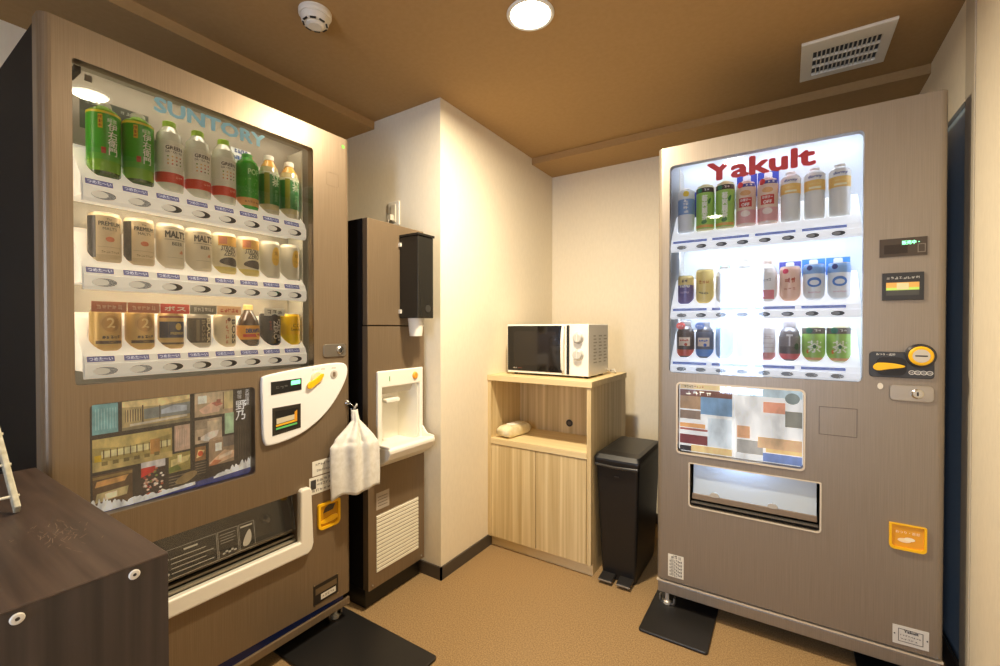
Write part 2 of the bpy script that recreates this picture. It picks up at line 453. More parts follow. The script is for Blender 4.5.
def machine_body(root, holes, door_bottom, zstrip, slope=0, BODY=BODY):
    D0 = .060
    # door plate with openings and rounded side edges
    rr = .020
    m = MB(); m.holed([(rr, door_bottom + slope), (W - rr, door_bottom), (W - rr, HT), (rr, HT)], holes, -.03, 0, BODY)
    for sx, s in ((rr, -1), (W - rr, 1)):
        pts = [(sx, .03)]
        pts = [(sx, 0)] + [(sx + s * rr * math.sin(a), rr - rr * math.cos(a)) for a in [PI / 2 * i / 6 for i in range(1, 7)]] + [(sx + s * rr, D0 - .008), (sx, D0 - .008)]
        if s < 0: pts = pts[::-1]
        m.plan(pts, door_bottom + (slope if sx == rr else 0), HT, BODY, smooth=False)
    o = m.build('door', root)
    # smooth the rounded edge
    # cabinet behind the door
    m = MB()
    T = .02
    m.box(.004, D0, .075, T, DEPTH, HT - .004, SHADEDSIDE); m.box(W - T, D0, .075, W - .004, DEPTH, HT - .004, SHADEDSIDE)
    m.box(T, D0, HT - T, W - T, DEPTH, HT - .004, SHADEDSIDE); m.box(T, D0, .075, W - T, DEPTH, .095, SHADEDSIDE)
    m.box(T, DEPTH - T, .095, W - T, DEPTH, HT - T, SHADEDSIDE)
    m.box(.006, D0 - .008, .1, .03, D0, HT - .006, BLACK); m.box(W - .03, D0 - .008, .1, W - .006, D0, HT - .006, BLACK)
    m.box(.03, D0 - .02, HT - .03, W - .03, D0, HT - .006, BLACK)
    m.box(.03, .15, .9, W - .03, .16, HT - .03, BLACK)
    m.build('cabinet', root)
    MB().box(.004, .004, .062, W - .004, .016, zstrip, BODY).build('kick_plate', root, bevel=.003)
    leg_foot(root, .036, .022); leg_foot(root, W - .04, .045); leg_foot(root, .05, DEPTH - .06); leg_foot(root, W - .05, DEPTH - .06)

def liner(root, wx0, wz0, wx1, wz1, mat, depth=.135):
    """white display niche behind the glass"""
    e = .036
    m = MB()
    m.box(wx0 - e, depth, wz0 - e, wx1 + e, depth + .006, wz1 + e, mat)
    m.box(wx0 - e - .004, .032, wz0 - e, wx0 - e, depth, wz1 + e, mat); m.box(wx1 + e, .032, wz0 - e, wx1 + e + .004, depth, wz1 + e, mat)
    m.box(wx0 - e, .032, wz1 + e, wx1 + e, depth, wz1 + e + .004, mat); m.box(wx0 - e, .032, wz0 - e - .004, wx1 + e, depth, wz0 - e, mat)
    m.build('display_case', root)

def lens_button(mb, u, z, w, s=1.0):
    mb.prism(ellipse(u + .005 * s, z, .0235 * s, .0100 * s, 24), w - .004, w + .0015, M((66, 62, 54), .6))
    mb.prism(ellipse(u - .003 * s, z, .0160 * s, .0080 * s, 24), w - .002, w + .004, M((232, 226, 208), .3, emit=.25, key='button_glow'))  # pale button face with an added glow to look bright

# ---------------------------------------------------------------- left machine
LM = empty('vending_machine', (-1.40, .272, 0), PI / 2, 'tall bronze vending machine at left with curved white coin panel', 'vending machine', 'bronze vending machines')
LW = (.055, .985, .680, 1.752)
LA = (.080, .660, .473, .936)
LC = (.175, .385, .612, .556)
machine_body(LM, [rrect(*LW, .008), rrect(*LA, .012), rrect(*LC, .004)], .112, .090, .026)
# blue glossy gap piece under the door
B(.03, .012, .088, W - .03, .03, .150, M((16, 34, 96), .2)).build('gap_seal', LM)
liner(LM, *LW, LINER_L)
glass_o = MB().box(LW[0], .0015, LW[1], LW[2], .0045, LW[3], GLASS).build('display_glass', LM)
# right hand grey inner jamb seen through the glass
B(.668, .05, .99, .671, .135, 1.75, M((196, 192, 176), .5)).build('inner_panel', LM)
LCANS = [.1275 + .0713 * i for i in range(8)]
LROWS = [(1.427, 1.498), (1.214, 1.286), (.997, 1.063)]
for k, (zl, zb) in enumerate(LROWS):
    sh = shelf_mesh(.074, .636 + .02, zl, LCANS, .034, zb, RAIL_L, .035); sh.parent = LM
    for i, u in enumerate(LCANS):
        uu = .105 + .0715 * i
        m = MB(); lens_button(m, uu + .002, zl + .018, -.006); m.build('selection_button', sh)
        m = MB()
        ang = math.atan2(.006, .019)
        tf = Matrix.Translation((uu, .0112, zl + .0475)) @ Matrix.Rotation(-ang, 4, 'X')
        m.box(-.0260, -.0008, -.0068, .0260, .0008, .0068, STRIPBLUE, tf=tf)
        m.text('つめた～い', 0, 0, .0008, M((235, 236, 245), .5, emit=.3, key='strip_glow'), width=.045, height=.0090, bold=.0002, tf=tf, off=.0003)
        m.build('temperature_strip', sh)
led(LM, [(.03, .038, 1.774, .70, .048, 1.782, 1.2), (.022, .034, .99, .030, .044, 1.75, .7), (.704, .034, .99, .712, .044, 1.75, .4)] + [(.09, .024, z + .010, .64, .034, z + .015, 1.5) for z, _ in LROWS[:2]], LED_L, (255, 240, 214))
# brand lettering on the inside of the glass
m = MB()
m.text('SUNTORY', .364, 1.715, -.007, M((160, 214, 228), .5, emit=.18, key='lettering_glow'), width=.292, height=.037, bold=.0026)  # glow added to the letters, imitating light through the glass
m.build('logo_lettering', LM)
# folded bracket in the top left corner of the case
m = MB(); m.box(.066, .03, 1.735, .078, .09, 1.750, DARK); m.box(.085, .03, 1.722, .098, .034, 1.736, M((110, 104, 92), .5)); m.build('corner_bracket', LM)

# poster collage with room pictures; a glow is added to brighten the prints
PE = .42
_prints = {}
def print_mat(c, emit, sc):
    k = (tuple(c), emit)
    if k in _prints: return _prints[k]
    m_ = noise_mat('glow_print', tuple(v * .80 for v in c), tuple(min(255, v * 1.12 + 4) for v in c), (sc, sc, sc * .5), .5, detail=3, fac=(.3, .7))
    b_ = m_.node_tree.nodes['Principled BSDF']; rm_ = [n_ for n_ in m_.node_tree.nodes if n_.type == 'VALTORGB'][0]
    m_.node_tree.links.new(rm_.outputs[0], b_.inputs['Emission Color']); b_.inputs['Emission Strength'].default_value = emit
    _prints[k] = m_; return m_
def MP(c, r=.6): return print_mat(c, PE, 45)
def room_tile(m, x0, z0, x1, z1, kind, w=0.0):
    def R(a, b, c, d, col): m.flat([(x0 + (x1 - x0) * a, z0 + (z1 - z0) * b), (x0 + (x1 - x0) * c, z0 + (z1 - z0) * b), (x0 + (x1 - x0) * c, z0 + (z1 - z0) * d), (x0 + (x1 - x0) * a, z0 + (z1 - z0) * d)], w + R.k, MP(col, .6)); R.k += .00012
    def Pg(pts, col): m.flat([(x0 + (x1 - x0) * a, z0 + (z1 - z0) * b) for a, b in pts], w + R.k, MP(col, .6)); R.k += .00012
    R.k = .0003
    if kind == 'plain_teal': R(0, 0, 1, 1, (112, 160, 156)); [R(.12 + .11 * i, .15, .15 + .11 * i, .85, (150, 188, 182)) for i in range(8)]
    elif kind == 'plain_pink': R(0, 0, 1, 1, (176, 146, 120)); [R(.12 + .11 * i, .15, .15 + .11 * i, .85, (200, 174, 150)) for i in range(8)]
    elif kind == 'plain_green': R(0, 0, 1, 1, (156, 180, 140)); [R(.2 + .15 * i, .15, .24 + .15 * i, .85, (184, 204, 170)) for i in range(5)]
    elif kind == 'bath':
        R(0, 0, 1, 1, (170, 148, 100)); Pg([(0, 1), (1, 1), (1, .86), (.55, .72), (0, .80)], (216, 190, 130))
        Pg([(.30, .30), (1, .28), (1, .74), (.55, .70), (.30, .66)], (122, 124, 116)); Pg([(.55, .40), (.95, .42), (.95, .62), (.75, .68), (.55, .56)], (168, 174, 178))
        R(.04, .28, .26, .70, (112, 92, 60)); [R(.05 + .035 * i, .28, .065 + .035 * i, .70, (190, 170, 120)) for i in range(6)]
        R(.27, .2, .29, .82, (70, 54, 34)); R(.52, .25, .535, .75, (70, 54, 34)); Pg([(.1, .12), (.95, .2), (.95, .28), (.1, .2)], (196, 184, 160)); Pg([(0, 0), (1, 0), (1, .12), (0, .1)], (120, 108, 80))
    elif kind == 'lobby':
        R(0, 0, 1, 1, (160, 138, 76)); Pg([(0, 1), (1, 1), (1, .8), (.45, .62), (0, .74)], (188, 164, 96)); R(.1, .40, .98, .60, (208, 196, 140))
        [R(.12 + .08 * i, .36, .135 + .08 * i, .64, (92, 72, 30)) for i in range(11)]; R(.70, .18, .83, .72, (170, 120, 60)); R(.02, .3, .1, .5, (196, 160, 20))
        Pg([(0, 0), (1, 0), (1, .2), (.3, .26), (0, .3)], (176, 152, 92)); [R(.1 + .13 * i, .16, .17 + .13 * i, .28, (112, 94, 48)) for i in range(6)]
    elif kind == 'bedroom':
        R(0, 0, 1, 1, (176, 150, 116)); R(0, .55, .8, 1, (190, 166, 130)); R(.08, .55, .30, .88, (232, 224, 206)); R(.76, .2, 1, .95, (196, 176, 122)); R(.72, .2, .75, .95, (120, 90, 60))
        Pg([(.1, .30), (.45, .58), (.72, .42), (.6, .12), (.2, .10)], (206, 170, 140)); Pg([(.42, .52), (.60, .60), (.72, .44), (.55, .36)], (176, 104, 84)); R(.55, .5, .66, .66, (150, 90, 70))
    elif kind == 'tatami':
        R(0, 0, 1, 1, (184, 160, 128)); R(0, .6, .5, 1, (150, 130, 104)); Pg([(.1, .2), (.5, .42), (.9, .5), (.8, .2), (.4, .05)], (222, 206, 184)); R(.45, .45, .95, .9, (196, 176, 142)); Pg([(.3, .1), (.4, .3), (.55, .18), (.5, .04)], (235, 224, 206)); R(.1, .15, .2, .3, (92, 66, 46))
    elif kind == 'twin':
        R(0, 0, 1, 1, (150, 122, 92)); R(.25, .5, .5, .80, (236, 226, 204)); Pg([(0, .1), (.6, .5), (1, .4), (1, .15), (.2, 0)], (206, 168, 128)); Pg([(0, 0), (.2, .2), (.5, .12), (.3, 0)], (180, 110, 70)); Pg([(.4, .3), (.95, .42), (.9, .28), (.4, .18)], (224, 200, 170)); R(.55, .6, 1, 1, (112, 98, 84))
    elif kind == 'food':
        R(0, 0, 1, 1, (60, 46, 38))
        for i in range(46):
            c = random.choice([(214, 186, 160), (190, 150, 120), (176, 90, 60), (224, 214, 196), (120, 130, 70), (150, 40, 40)])
            m.flat(ellipse(x0 + (x1 - x0) * random.uniform(.1, .9), z0 + (z1 - z0) * random.uniform(.04, .78), .0035, .003, 8), w + R.k, MP(c, .6)); R.k += .00001
        R(0, .8, 1, 1, (206, 196, 186)); Pg([(0, .6), (.5, .7), (.6, .85), (0, .85)], (190, 50, 40))
    elif kind == 'dish':
        R(0, 0, 1, 1, (96, 70, 44)); Pg([(.05, .62), (.8, .66), (.9, .84), (.1, .80)], (206, 150, 84)); Pg([(.05, .14), (.85, .22), (.9, .48), (.1, .42)], (186, 164, 110)); Pg([(.3, .2), (.6, .22), (.6, .4), (.3, .38)], (226, 210, 170)); R(0, .86, 1, .95, (140, 112, 60))
    elif kind == 'garden':
        R(0, 0, 1, 1, (150, 132, 70)); Pg([(.1, .3), (.9, .5), (1, .8), (.1, .7)], (206, 186, 120)); Pg([(0, 0), (.6, .1), (.4, .4), (0, .3)], (110, 116, 50)); R(.4, .5, .6, .9, (226, 206, 150))
    elif kind == 'snack':
        R(0, 0, 1, 1, (140, 100, 60)); Pg([(.1, .2), (.6, .3), (.9, .7), (.3, .8)], (220, 190, 130)); m.flat(ellipse((x0 + x1) / 2, (z0 + z1) / 2, (x1 - x0) * .25, (z1 - z0) * .2, 12), w + R.k, MP((200, 80, 40), .6))
m = MB()
ux0, uz0, ux1, uz1 = LA[0] - .006, LA[1] - .006, LA[2] + .006, LA[3] + .006
PW, PH = ux1 - ux0, uz1 - uz0
m.box(ux0, 0, uz0, ux1, .003, uz1, MP((58, 48, 38), .6))
def T(a, b, c, d, kind): room_tile(m, ux0 + PW * a, uz1 - PH * d, ux0 + PW * c, uz1 - PH * b, kind)
T(.045, .04, .17, .30, 'plain_teal'); T(.19, .04, .57, .30, 'bath'); T(.60, .04, .86, .28, 'bedroom')
T(.045, .34, .46, .62, 'lobby'); T(.475, .33, .57, .58, 'plain_pink'); T(.60, .31, .78, .55, 'tatami'); T(.80, .28, .865, .50, 'plain_green')
T(.045, .65, .24, .93, 'dish'); T(.285, .62, .42, .97, 'food'); T(.44, .60, .57, .78, 'garden'); T(.60, .58, .67, .72, 'snack'); T(.69, .52, .865, .80, 'twin')
for i in range(5): m.flat([(ux0 + PW * .44, uz1 - PH * (.82 + .028 * i)), (ux0 + PW * (.55 - .01 * (i % 3)), uz1 - PH * (.82 + .028 * i)), (ux0 + PW * (.55 - .01 * (i % 3)), uz1 - PH * (.812 + .028 * i)), (ux0 + PW * .44, uz1 - PH * (.812 + .028 * i))], .0006, MP((120, 106, 84), .6))
for i in range(5): m.flat([(ux0 + PW * .60, uz1 - PH * (.75 + .026 * i)), (ux0 + PW * .67, uz1 - PH * (.75 + .026 * i)), (ux0 + PW * .67, uz1 - PH * (.743 + .026 * i)), (ux0 + PW * .60, uz1 - PH * (.743 + .026 * i))], .0006, MP((120, 106, 84), .6))
for j in range(4): m.flat([(ux0 + PW * (.895 + .017 * j), uz1 - PH * .80), (ux0 + PW * (.899 + .017 * j), uz1 - PH * .80), (ux0 + PW * (.899 + .017 * j), uz1 - PH * .44), (ux0 + PW * (.895 + .017 * j), uz1 - PH * .44)], .0006, MP((84, 74, 60), .6))
m.text('御宿', ux0 + PW * .905, uz1 - PH * .10, .0003, MP((240, 238, 232)), height=.026, vertical=True)
m.text('野乃', ux0 + PW * .917, uz1 - PH * .27, .0003, MP((240, 238, 232)), height=.060, vertical=True, bold=.0006)
m.text('天然温泉', ux0 + PW * .965, uz1 - PH * .14, .0003, MP((240, 238, 232)), height=.050, vertical=True)
# gold leaf shape, blue sea line and white wave crest
m.flat(smooth_poly([(ux0 + PW * a, uz0 + PH * b) for a, b in ((.46, .12), (.55, .20), (.62, .19), (.60, .13), (.52, .08))]), .0007, MP((140, 116, 74), .6))
m.flat([(ux0, uz0 + .004), (ux1, uz0 + .004), (ux1, uz0 + .032), (ux0 + PW * .8, uz0 + .026), (ux0 + PW * .3, uz0 + .014), (ux0, uz0 + .012)], .0008, MP((60, 66, 120), .5))
random.seed(3)
def wave(a0, a1, h0, h1, n=26):
    top = []; bot = []
    for i in range(n + 1):
        t_ = i / n; a = a0 + (a1 - a0) * t_
        hh = h0 + (h1 - h0) * t_
        bz = .010 + .018 * max(0, (a - .3)) / .7
        top.append((ux0 + PW * a, uz0 + bz + hh * (.4 + .6 * random.random()))); bot.append((ux0 + PW * a, uz0 + bz - .003))
    for i in range(n): m.flat([bot[i], bot[i + 1], top[i + 1], top[i]], .0010, MP((226, 222, 212), .6))
wave(.02, .22, .045, .014); wave(.22, .60, .018, .006); wave(.72, .99, .004, .040)
m.build('poster', LM, loc=(0, .032, 0))
MB().box(ux0, .010, uz0, ux1, .013, uz1, GLASS).build('poster_glass', LM)
B(ux0 - .002, .036, uz0 - .002, ux1 + .002, .04, uz1 + .002, DARK).build('poster_backing', LM)

# white coin panel
out = smooth_poly([(.487, .958), (.495, .970), (.640, .986), (.775, .995), (.812, .985), (.816, .945), (.780, .880), (.735, .826), (.680, .785), (.615, .754), (.520, .740), (.492, .748), (.490, .850)], 2)
m = MB(); m.prism(out, -.002, .012, WHITE, smooth=False)
cp = m.build('coin_panel', LM, bevel=.005, seg=3)
def cpp(name): return name
m = MB(); m.prism([(.517, .905), (.623, .911), (.623, .950), (.517, .947)], .010, .0135, M((34, 34, 32), .2)); m.flat([(.585, .930), (.618, .932), (.618, .946), (.585, .944)], .0138, M((120, 255, 170), .5, emit=1.6)); 
m.text('~120', .553, .927, .0135, M((90, 90, 84), .5), width=.04, height=.010); m.build('price_display', cp)
m = MB(); m.prism([(.521, .772), (.620, .782), (.620, .864), (.521, .862)], .010, .0130, M((48, 42, 34), .4))
m.prism([(.530, .782), (.612, .790), (.612, .853), (.530, .851)], .012, .0135, M((26, 24, 20), .4))
m.flat([(.534, .808), (.606, .816), (.606, .832), (.534, .826)], .0140, M((206, 196, 168), .5)); m.flat([(.532, .800), (.606, .807), (.606, .814), (.532, .806)], .0141, M((236, 176, 30), .5)); m.flat([(.532, .790), (.606, .797), (.606, .803), (.532, .796)], .0142, M((90, 170, 90), .5, emit=.3))
m.flat([(.595, .806), (.606, .807), (.606, .845), (.597, .840)], .0144, M((220, 150, 30), .5))
m.build('banknote_slot', cp)
m = MB(); m.lathe([(.024, 0), (.024, .003), (.020, .006)], M((236, 216, 176), .4), c=(.682, -.011, .945), axis='y', n=28); m.build('lever_boss', cp)
m = MB(); m.prism(smooth_poly([(.640, .918), (.648, .908), (.664, .914), (.700, .940), (.708, .958), (.696, .960), (.670, .940), (.646, .934)]), .014, .022, YELLOW); m.build('return_lever', cp, bevel=.002)
m = MB(); m.lathe([(.015, 0), (.015, .003), (.011, .004)], M((190, 184, 172), .4), c=(.752, -.011, .952), axis='y', n=24); m.prism(rrect(.746, .943, .757, .960, .003), .012, .0155, M((120, 100, 80), .4)); m.build('coin_slot', cp)
m = MB(); m.text('おつり・返却', .690, .975, .0118, M((190, 170, 150), .5), width=.05, height=.006); m.build('lever_lettering', cp); m = MB(); m.text('硬貨', .752, .975, .0118, M((190, 170, 150), .5), width=.018, height=.006); m.build('slot_lettering', cp)
# lock plate
def lock_plate(root, u0, z0, u1, z1, cu):
    m = MB(); m.prism(rrect(u0, z0, u1, z1, .012), -.001, .005, STEEL); p = m.build('lock_plate', root, bevel=.0015)
    m = MB(); m.lathe([(.015, 0), (.015, .004), (.011, .007)], CHROME, c=(cu, -.005, (z0 + z1) / 2), axis='y', n=24); m.box(cu - .002, -.0135, (z0 + z1) / 2 - .006, cu + .002, -.011, (z0 + z1) / 2 + .006, BLACK); m.build('lock_cylinder', p)
lock_plate(LM, .716, 1.015, .812, 1.062, .784)
# product chute
m = MB(); x0, z0, x1, z1 = LC
CHG = M((96, 92, 84), .45)
m.box(x0 - .004, .03, z0 - .004, x0, .16, z1 + .004, CHG); m.box(x1, .03, z0 - .004, x1 + .004, .16, z1 + .004, CHG)
m.box(x0, .03, z1, x1, .16, z1 + .004, DARK); m.box(x0, .03, z0 - .004, x1, .16, z0, DARK); m.box(x0, .16, z0, x1, .164, z1, CHG)
ch = m.build('product_chute', LM)
for yy, zz, cc in ((.006, .006, (168, 158, 138)), (.016, .020, (120, 112, 98)), (.026, .034, (160, 150, 128))):
    m = MB(); m.box(x0 + .001, yy, z0 + zz, x1 - .001, yy + .012, z0 + zz + .007, M(cc, .35, .5)); m.build('rail', ch)
m = MB(); m.lathe([(.016, 0), (.014, .02), (.008, .03)], CHROME, c=(x1 - .06, .10, z0 + .085), axis='y', n=18); m.build('hinge', ch)
m = MB(); m.side([(.004, z0 + .046), (.008, z0 + .046), (.028, z1 - .004), (.024, z1 - .004)], x0 + .003, x1 - .003, DARKGLASS)
fl = m.build('chute_flap', ch)
m = MB()
wt = M((168, 162, 148), .5)
def lineq(a, b, c, d): m.flat([(a, b), (c, b), (c, d), (a, d)], 0, wt)
lx0, lx1, lz0, lz1 = x0 + .055, x0 + .300, .004, .082
for (a, b) in ((lx0, lx0 + .135), (lx0 + .138, lx0 + .195), (lx0 + .198, lx1)):
    lineq(a, lz0, b, lz0 + .001); lineq(a, lz1 - .001, b, lz1); lineq(a, lz0, a + .001, lz1); lineq(b - .001, lz0, b, lz1)
lineq(lx0 + .05, lz1 - .014, lx0 + .085, lz1 - .009)
for i in range(4): lineq(lx0 + .018, lz0 + .012 + .013 * i, lx0 + .125 - .02 * (i % 2), lz0 + .0140 + .013 * i)
for i in (0, 3): m.flat(ellipse(lx0 + .010, lz0 + .014 + .013 * i, .0035, .0035, 10), 0, wt)
for i in range(4): lineq(lx0 + .144, lz1 - .012 - .008 * i, lx0 + .188 - .006 * (i % 2), lz1 - .0108 - .008 * i)
for i in range(5): m.flat(ellipse(lx0 + .152 + .008 * i, lz0 + .012 + .004 * (i % 2), .0045, .003, 8), 0, wt)
lineq(lx0 + .203, lz1 - .012, lx1 - .006, lz1 - .007)
m.flat(smooth_poly([(lx0 + .205, lz0 + .010), (lx0 + .225, lz0 + .008), (lx0 + .236, lz0 + .030), (lx0 + .232, lz0 + .058), (lx0 + .222, lz0 + .05), (lx0 + .210, lz0 + .030)]), 0, wt)
m.build('flap_notice', fl, loc=(0, .0035, z0 + .046), rot=(-math.atan2(.020, z1 - z0 - .050), 0, 0))
# white surround: right upright and bottom lip in one bent piece
m = MB()
pts = [(.155, .342), (.640, .342), (.656, .352), (.662, .372), (.655, .562), (.648, .570), (.620, .570), (.614, .562), (.612, .392), (.160, .392)]
m.prism(pts, -.002, .022, CREAMW)
m.build('chute_frame', LM, bevel=.006, seg=3)
# coin return, stickers, plate
def coin_return(root, u0, z0, u1, z1):
    m = MB(); m.holed(rrect(u0, z0, u1, z1, .018, corners=(1, 1, .4, .4)), [rrect(u0 + .009, z0 + .009, u1 - .009, z1 - .009, .012, corners=(1, 1, .4, .4))], 0, .008, YELLOW)
    o = m.build('coin_return', root)
    m = MB(); m.prism(rrect(u0 + .008, z0 + .008, u1 - .008, z1 - .008, .012), -.001, .002, M((196, 140, 24), .25)); m.build('coin_tray', o)
    return o
cr = coin_return(LM, .690, .396, .782, .490)
m = MB(); m.prism(smooth_poly([(.700, .415), (.772, .415), (.772, .440), (.700, .428)]), .001, .006, YELLOW); m.flat([(.712, .452), (.752, .455), (.764, .474), (.735, .478), (.720, .470)], .0026, M((70, 60, 40), .5)); m.build('scoop', cr)
def sticker(root, u0, z0, u1, z1, lines, col=(232, 228, 214), mark=None, frame=False):
    m = MB(); m.box(u0, -.0008, z0, u1, .0004, z1, M(col, .5))
    wd, hh = u1 - u0, z1 - z0; ink = M((110, 106, 100), .5)
    for (a, b, c, s) in lines: m.text(s, u0 + wd * a, z0 + hh * b, .0009, ink, width=wd * c, height=hh * .16)
    if mark: m.flat([(u0 + wd * .05, z0 + hh * .3), (u0 + wd * .28, z0 + hh * .3), (u0 + wd * .28, z0 + hh * .85), (u0 + wd * .05, z0 + hh * .85)], .0011, M((60, 58, 55), .5))
    return m.build('sticker', root)
sticker(LM, .671, .596, .752, .648, [(.5, .75, .7, '~お問い合わせ'), (.55, .32, .7, '~0120-139')])
sticker(LM, .659, .532, .752, .592, [(.62, .78, .6, '~設置住所'), (.62, .52, .62, '~自動販売機'), (.5, .2, .8, '~屋内 1F')], mark=1)
m = MB(); m.prism([(.673, .136), (.775, .138), (.775, .204), (.673, .204)], 0, .002, M((34, 28, 24), .4)); m.flat([(.680, .170), (.768, .172), (.768, .192), (.680, .192)], .0024, M((120, 104, 80), .4, .5)); m.flat([(.702, .145), (.764, .146), (.764, .165), (.702, .165)], .0025, M((226, 220, 206), .5))
m.text('~MODEL', .733, .155, .0026, M((120, 112, 100), .5), width=.05, height=.008)
for a, b in ((.676, .207), (.772, .207), (.676, .134), (.772, .135)): m.lathe([(.003, 0), (.003, .002)], CHROME, c=(a, -.001, b), axis='y', n=10)
m.build('serial_plate', LM)
m = MB(); m.prism(ellipse(.805, 1.800, .007, .007, 14), 0, .0012, M((110, 190, 60), .5)); m.build('green_dot_sticker', LM)
# faint embossed rectangle on the door above the lock
m = MB(); m.holed(rrect(.735, 1.640, .785, 1.690, .004), [rrect(.737, 1.642, .783, 1.688, .003)], 0, .0006, BODY); m.build('blank_cover', LM)

# ---------------------------------------------------------------- right machine
RM = empty('vending_machine', (-.434, 1.83, 0), 0, 'tall bronze vending machine at right with red lettering across its display glass', 'vending machine', 'bronze vending machines')
RW = (.044, .945, .640, 1.757)
RA = (.078, .636, .484, .904)
RC = (.123, .433, .531, .597)
machine_body(RM, [rrect(*RW, .016), rrect(*RA, .012), rrect(*RC, .010, corners=(1, 1, .3, .3))], .120, .104, BODY=COOLBODY)
MB().box(.0, .002, .106, W, .03, .112, M((214, 200, 176), .4)).build('door_trim', RM)
liner(RM, *RW, LINER_R)
MB().box(RW[0], .0015, RW[1], RW[2], .0045, RW[3], GLASS).build('display_glass', RM)
B(.070, .05, .95, .073, .135, 1.755, M((206, 206, 202), .5)).build('inner_panel', RM)
RCANS = [.095 + .0696 * i for i in range(8)]
RROWS = [(1.420, 1.497), (1.156, 1.216), (.947, 1.005)]
for k, (zl, zb) in enumerate(RROWS):
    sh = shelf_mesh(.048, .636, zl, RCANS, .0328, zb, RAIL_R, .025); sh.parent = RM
    for i, u in enumerate(RCANS):
        m = MB(); uu = .087 + .0695 * i
        m.prism(ellipse(uu + .002, zl + .014, .0185, .0078, 24), -.008, -.0045, M((72, 74, 76), .35)); m.prism(ellipse(uu - .003, zl + .014, .0110, .0058, 20), -.006, -.0030, M((160, 162, 162), .3))
        m.build('selection_button', sh)
    for i in range(4):
        m = MB(); ang = math.atan2(.006, .019)
        u0, u1 = .056 + .1400 * i, .056 + .1400 * i + .122
        tf = Matrix.Translation(((u0 + u1) / 2, .0112, zl + .0365)) @ Matrix.Rotation(-ang, 4, 'X')
        m.box(-(u1 - u0) / 2, -.0008, -.0048, (u1 - u0) / 2, .0008, .0048, M((112, 132, 196), .5, emit=.3, key='strip_glow'), tf=tf)
        m.text('つめた～い　つめた～い', 0, 0, .0008, M((226, 230, 244), .5), width=.105, height=.0058, tf=tf, off=.0003)
        m.build('temperature_strip', sh)
led(RM, [(.03, .038, 1.780, .66, .048, 1.788, 1.4), (.010, .034, .95, .018, .044, 1.75, .7), (.664, .034, .95, .672, .044, 1.75, .35)] + [(.06, .024, z + .010, .63, .034, z + .015, 1.5) for z, _ in RROWS[:2]], LED_R, (232, 240, 255))
m = MB(); m.text('Yakult', .345, 1.706, -.007, M((220, 56, 62), .5, emit=.15, key='lettering_glow'), width=.328, height=.062, bold=.0048); m.build('logo_lettering', RM)  # red letters carry a weaker added glow
# magazine style poster, its added glow imitates a reflection washing it out
def MR(c, r=.5): return print_mat(c, .85, 16)
m = MB(); ux0, uz0, ux1, uz1 = RA[0] - .006, RA[1] - .006, RA[2] + .006, RA[3] + .006
PW, PH = ux1 - ux0, uz1 - uz0
m.box(ux0, 0, uz0, ux1, .003, uz1, MR((216, 214, 208), .5))
kk = [.0003]
def q(a, b, c, d, col):
    m.flat([(ux0 + PW * a, uz0 + PH * b), (ux0 + PW * c, uz0 + PH * b), (ux0 + PW * c, uz0 + PH * d), (ux0 + PW * a, uz0 + PH * d)], kk[0], MR(col, .5)); kk[0] += .00008
q(.02, .90, .46, .97, (206, 180, 130)); q(.02, .80, .46, .89, (110, 70, 56)); q(.02, .62, .20, .80, (150, 120, 90)); q(.20, .56, .46, .80, (110, 140, 166)); q(.02, .48, .20, .60, (126, 106, 90))
q(.02, .36, .24, .42, (206, 150, 96)); q(.02, .32, .40, .35, (150, 90, 80)); q(.02, .13, .26, .26, (110, 54, 54)); q(.02, .03, .12, .10, (50, 44, 44)); q(.12, .03, .46, .12, (206, 176, 120)); q(.26, .13, .46, .52, (196, 204, 206))
q(.50, .86, .98, .98, (170, 186, 190)); m.flat(ellipse(ux0 + PW * .91, uz0 + PH * .86, .022, .020, 18), kk[0], MR((110, 120, 116), .5)); kk[0] += .0001
q(.70, .66, .86, .80, (206, 140, 110)); q(.86, .50, .98, .70, (120, 118, 106)); q(.50, .30, .60, .46, (200, 150, 110)); q(.50, .10, .70, .28, (150, 146, 138)); q(.66, .20, .98, .34, (196, 160, 120)); q(.72, .15, .98, .20, (214, 180, 120)); q(.70, .03, .98, .14, (110, 130, 176))
q(.475, .0, .483, 1.0, (240, 240, 236))
m.text('~DORMY TI', ux0 + PW * .14, uz0 + PH * .935, kk[0], MR((120, 90, 50), .5), width=.07, height=.009)
m.text('~おすすめ', ux0 + PW * .18, uz0 + PH * .845, kk[0], MR((236, 226, 210), .5), width=.09, height=.014)
m.build('poster', RM, loc=(0, .032, 0))
MB().box(ux0, .006, uz0, ux1, .009, uz1, GLASS).build('poster_glass', RM)
m = MB(); m.holed(rrect(RA[0] - .006, RA[1] - .006, RA[2] + .006, RA[3] + .006, .016), [rrect(RA[0], RA[1], RA[2], RA[3], .012)], 0, .003, M((206, 194, 176), .35)); m.build('poster_frame', RM)
B(ux0 - .002, .036, uz0 - .002, ux1 + .002, .04, uz1 + .002, DARK).build('poster_backing', RM)
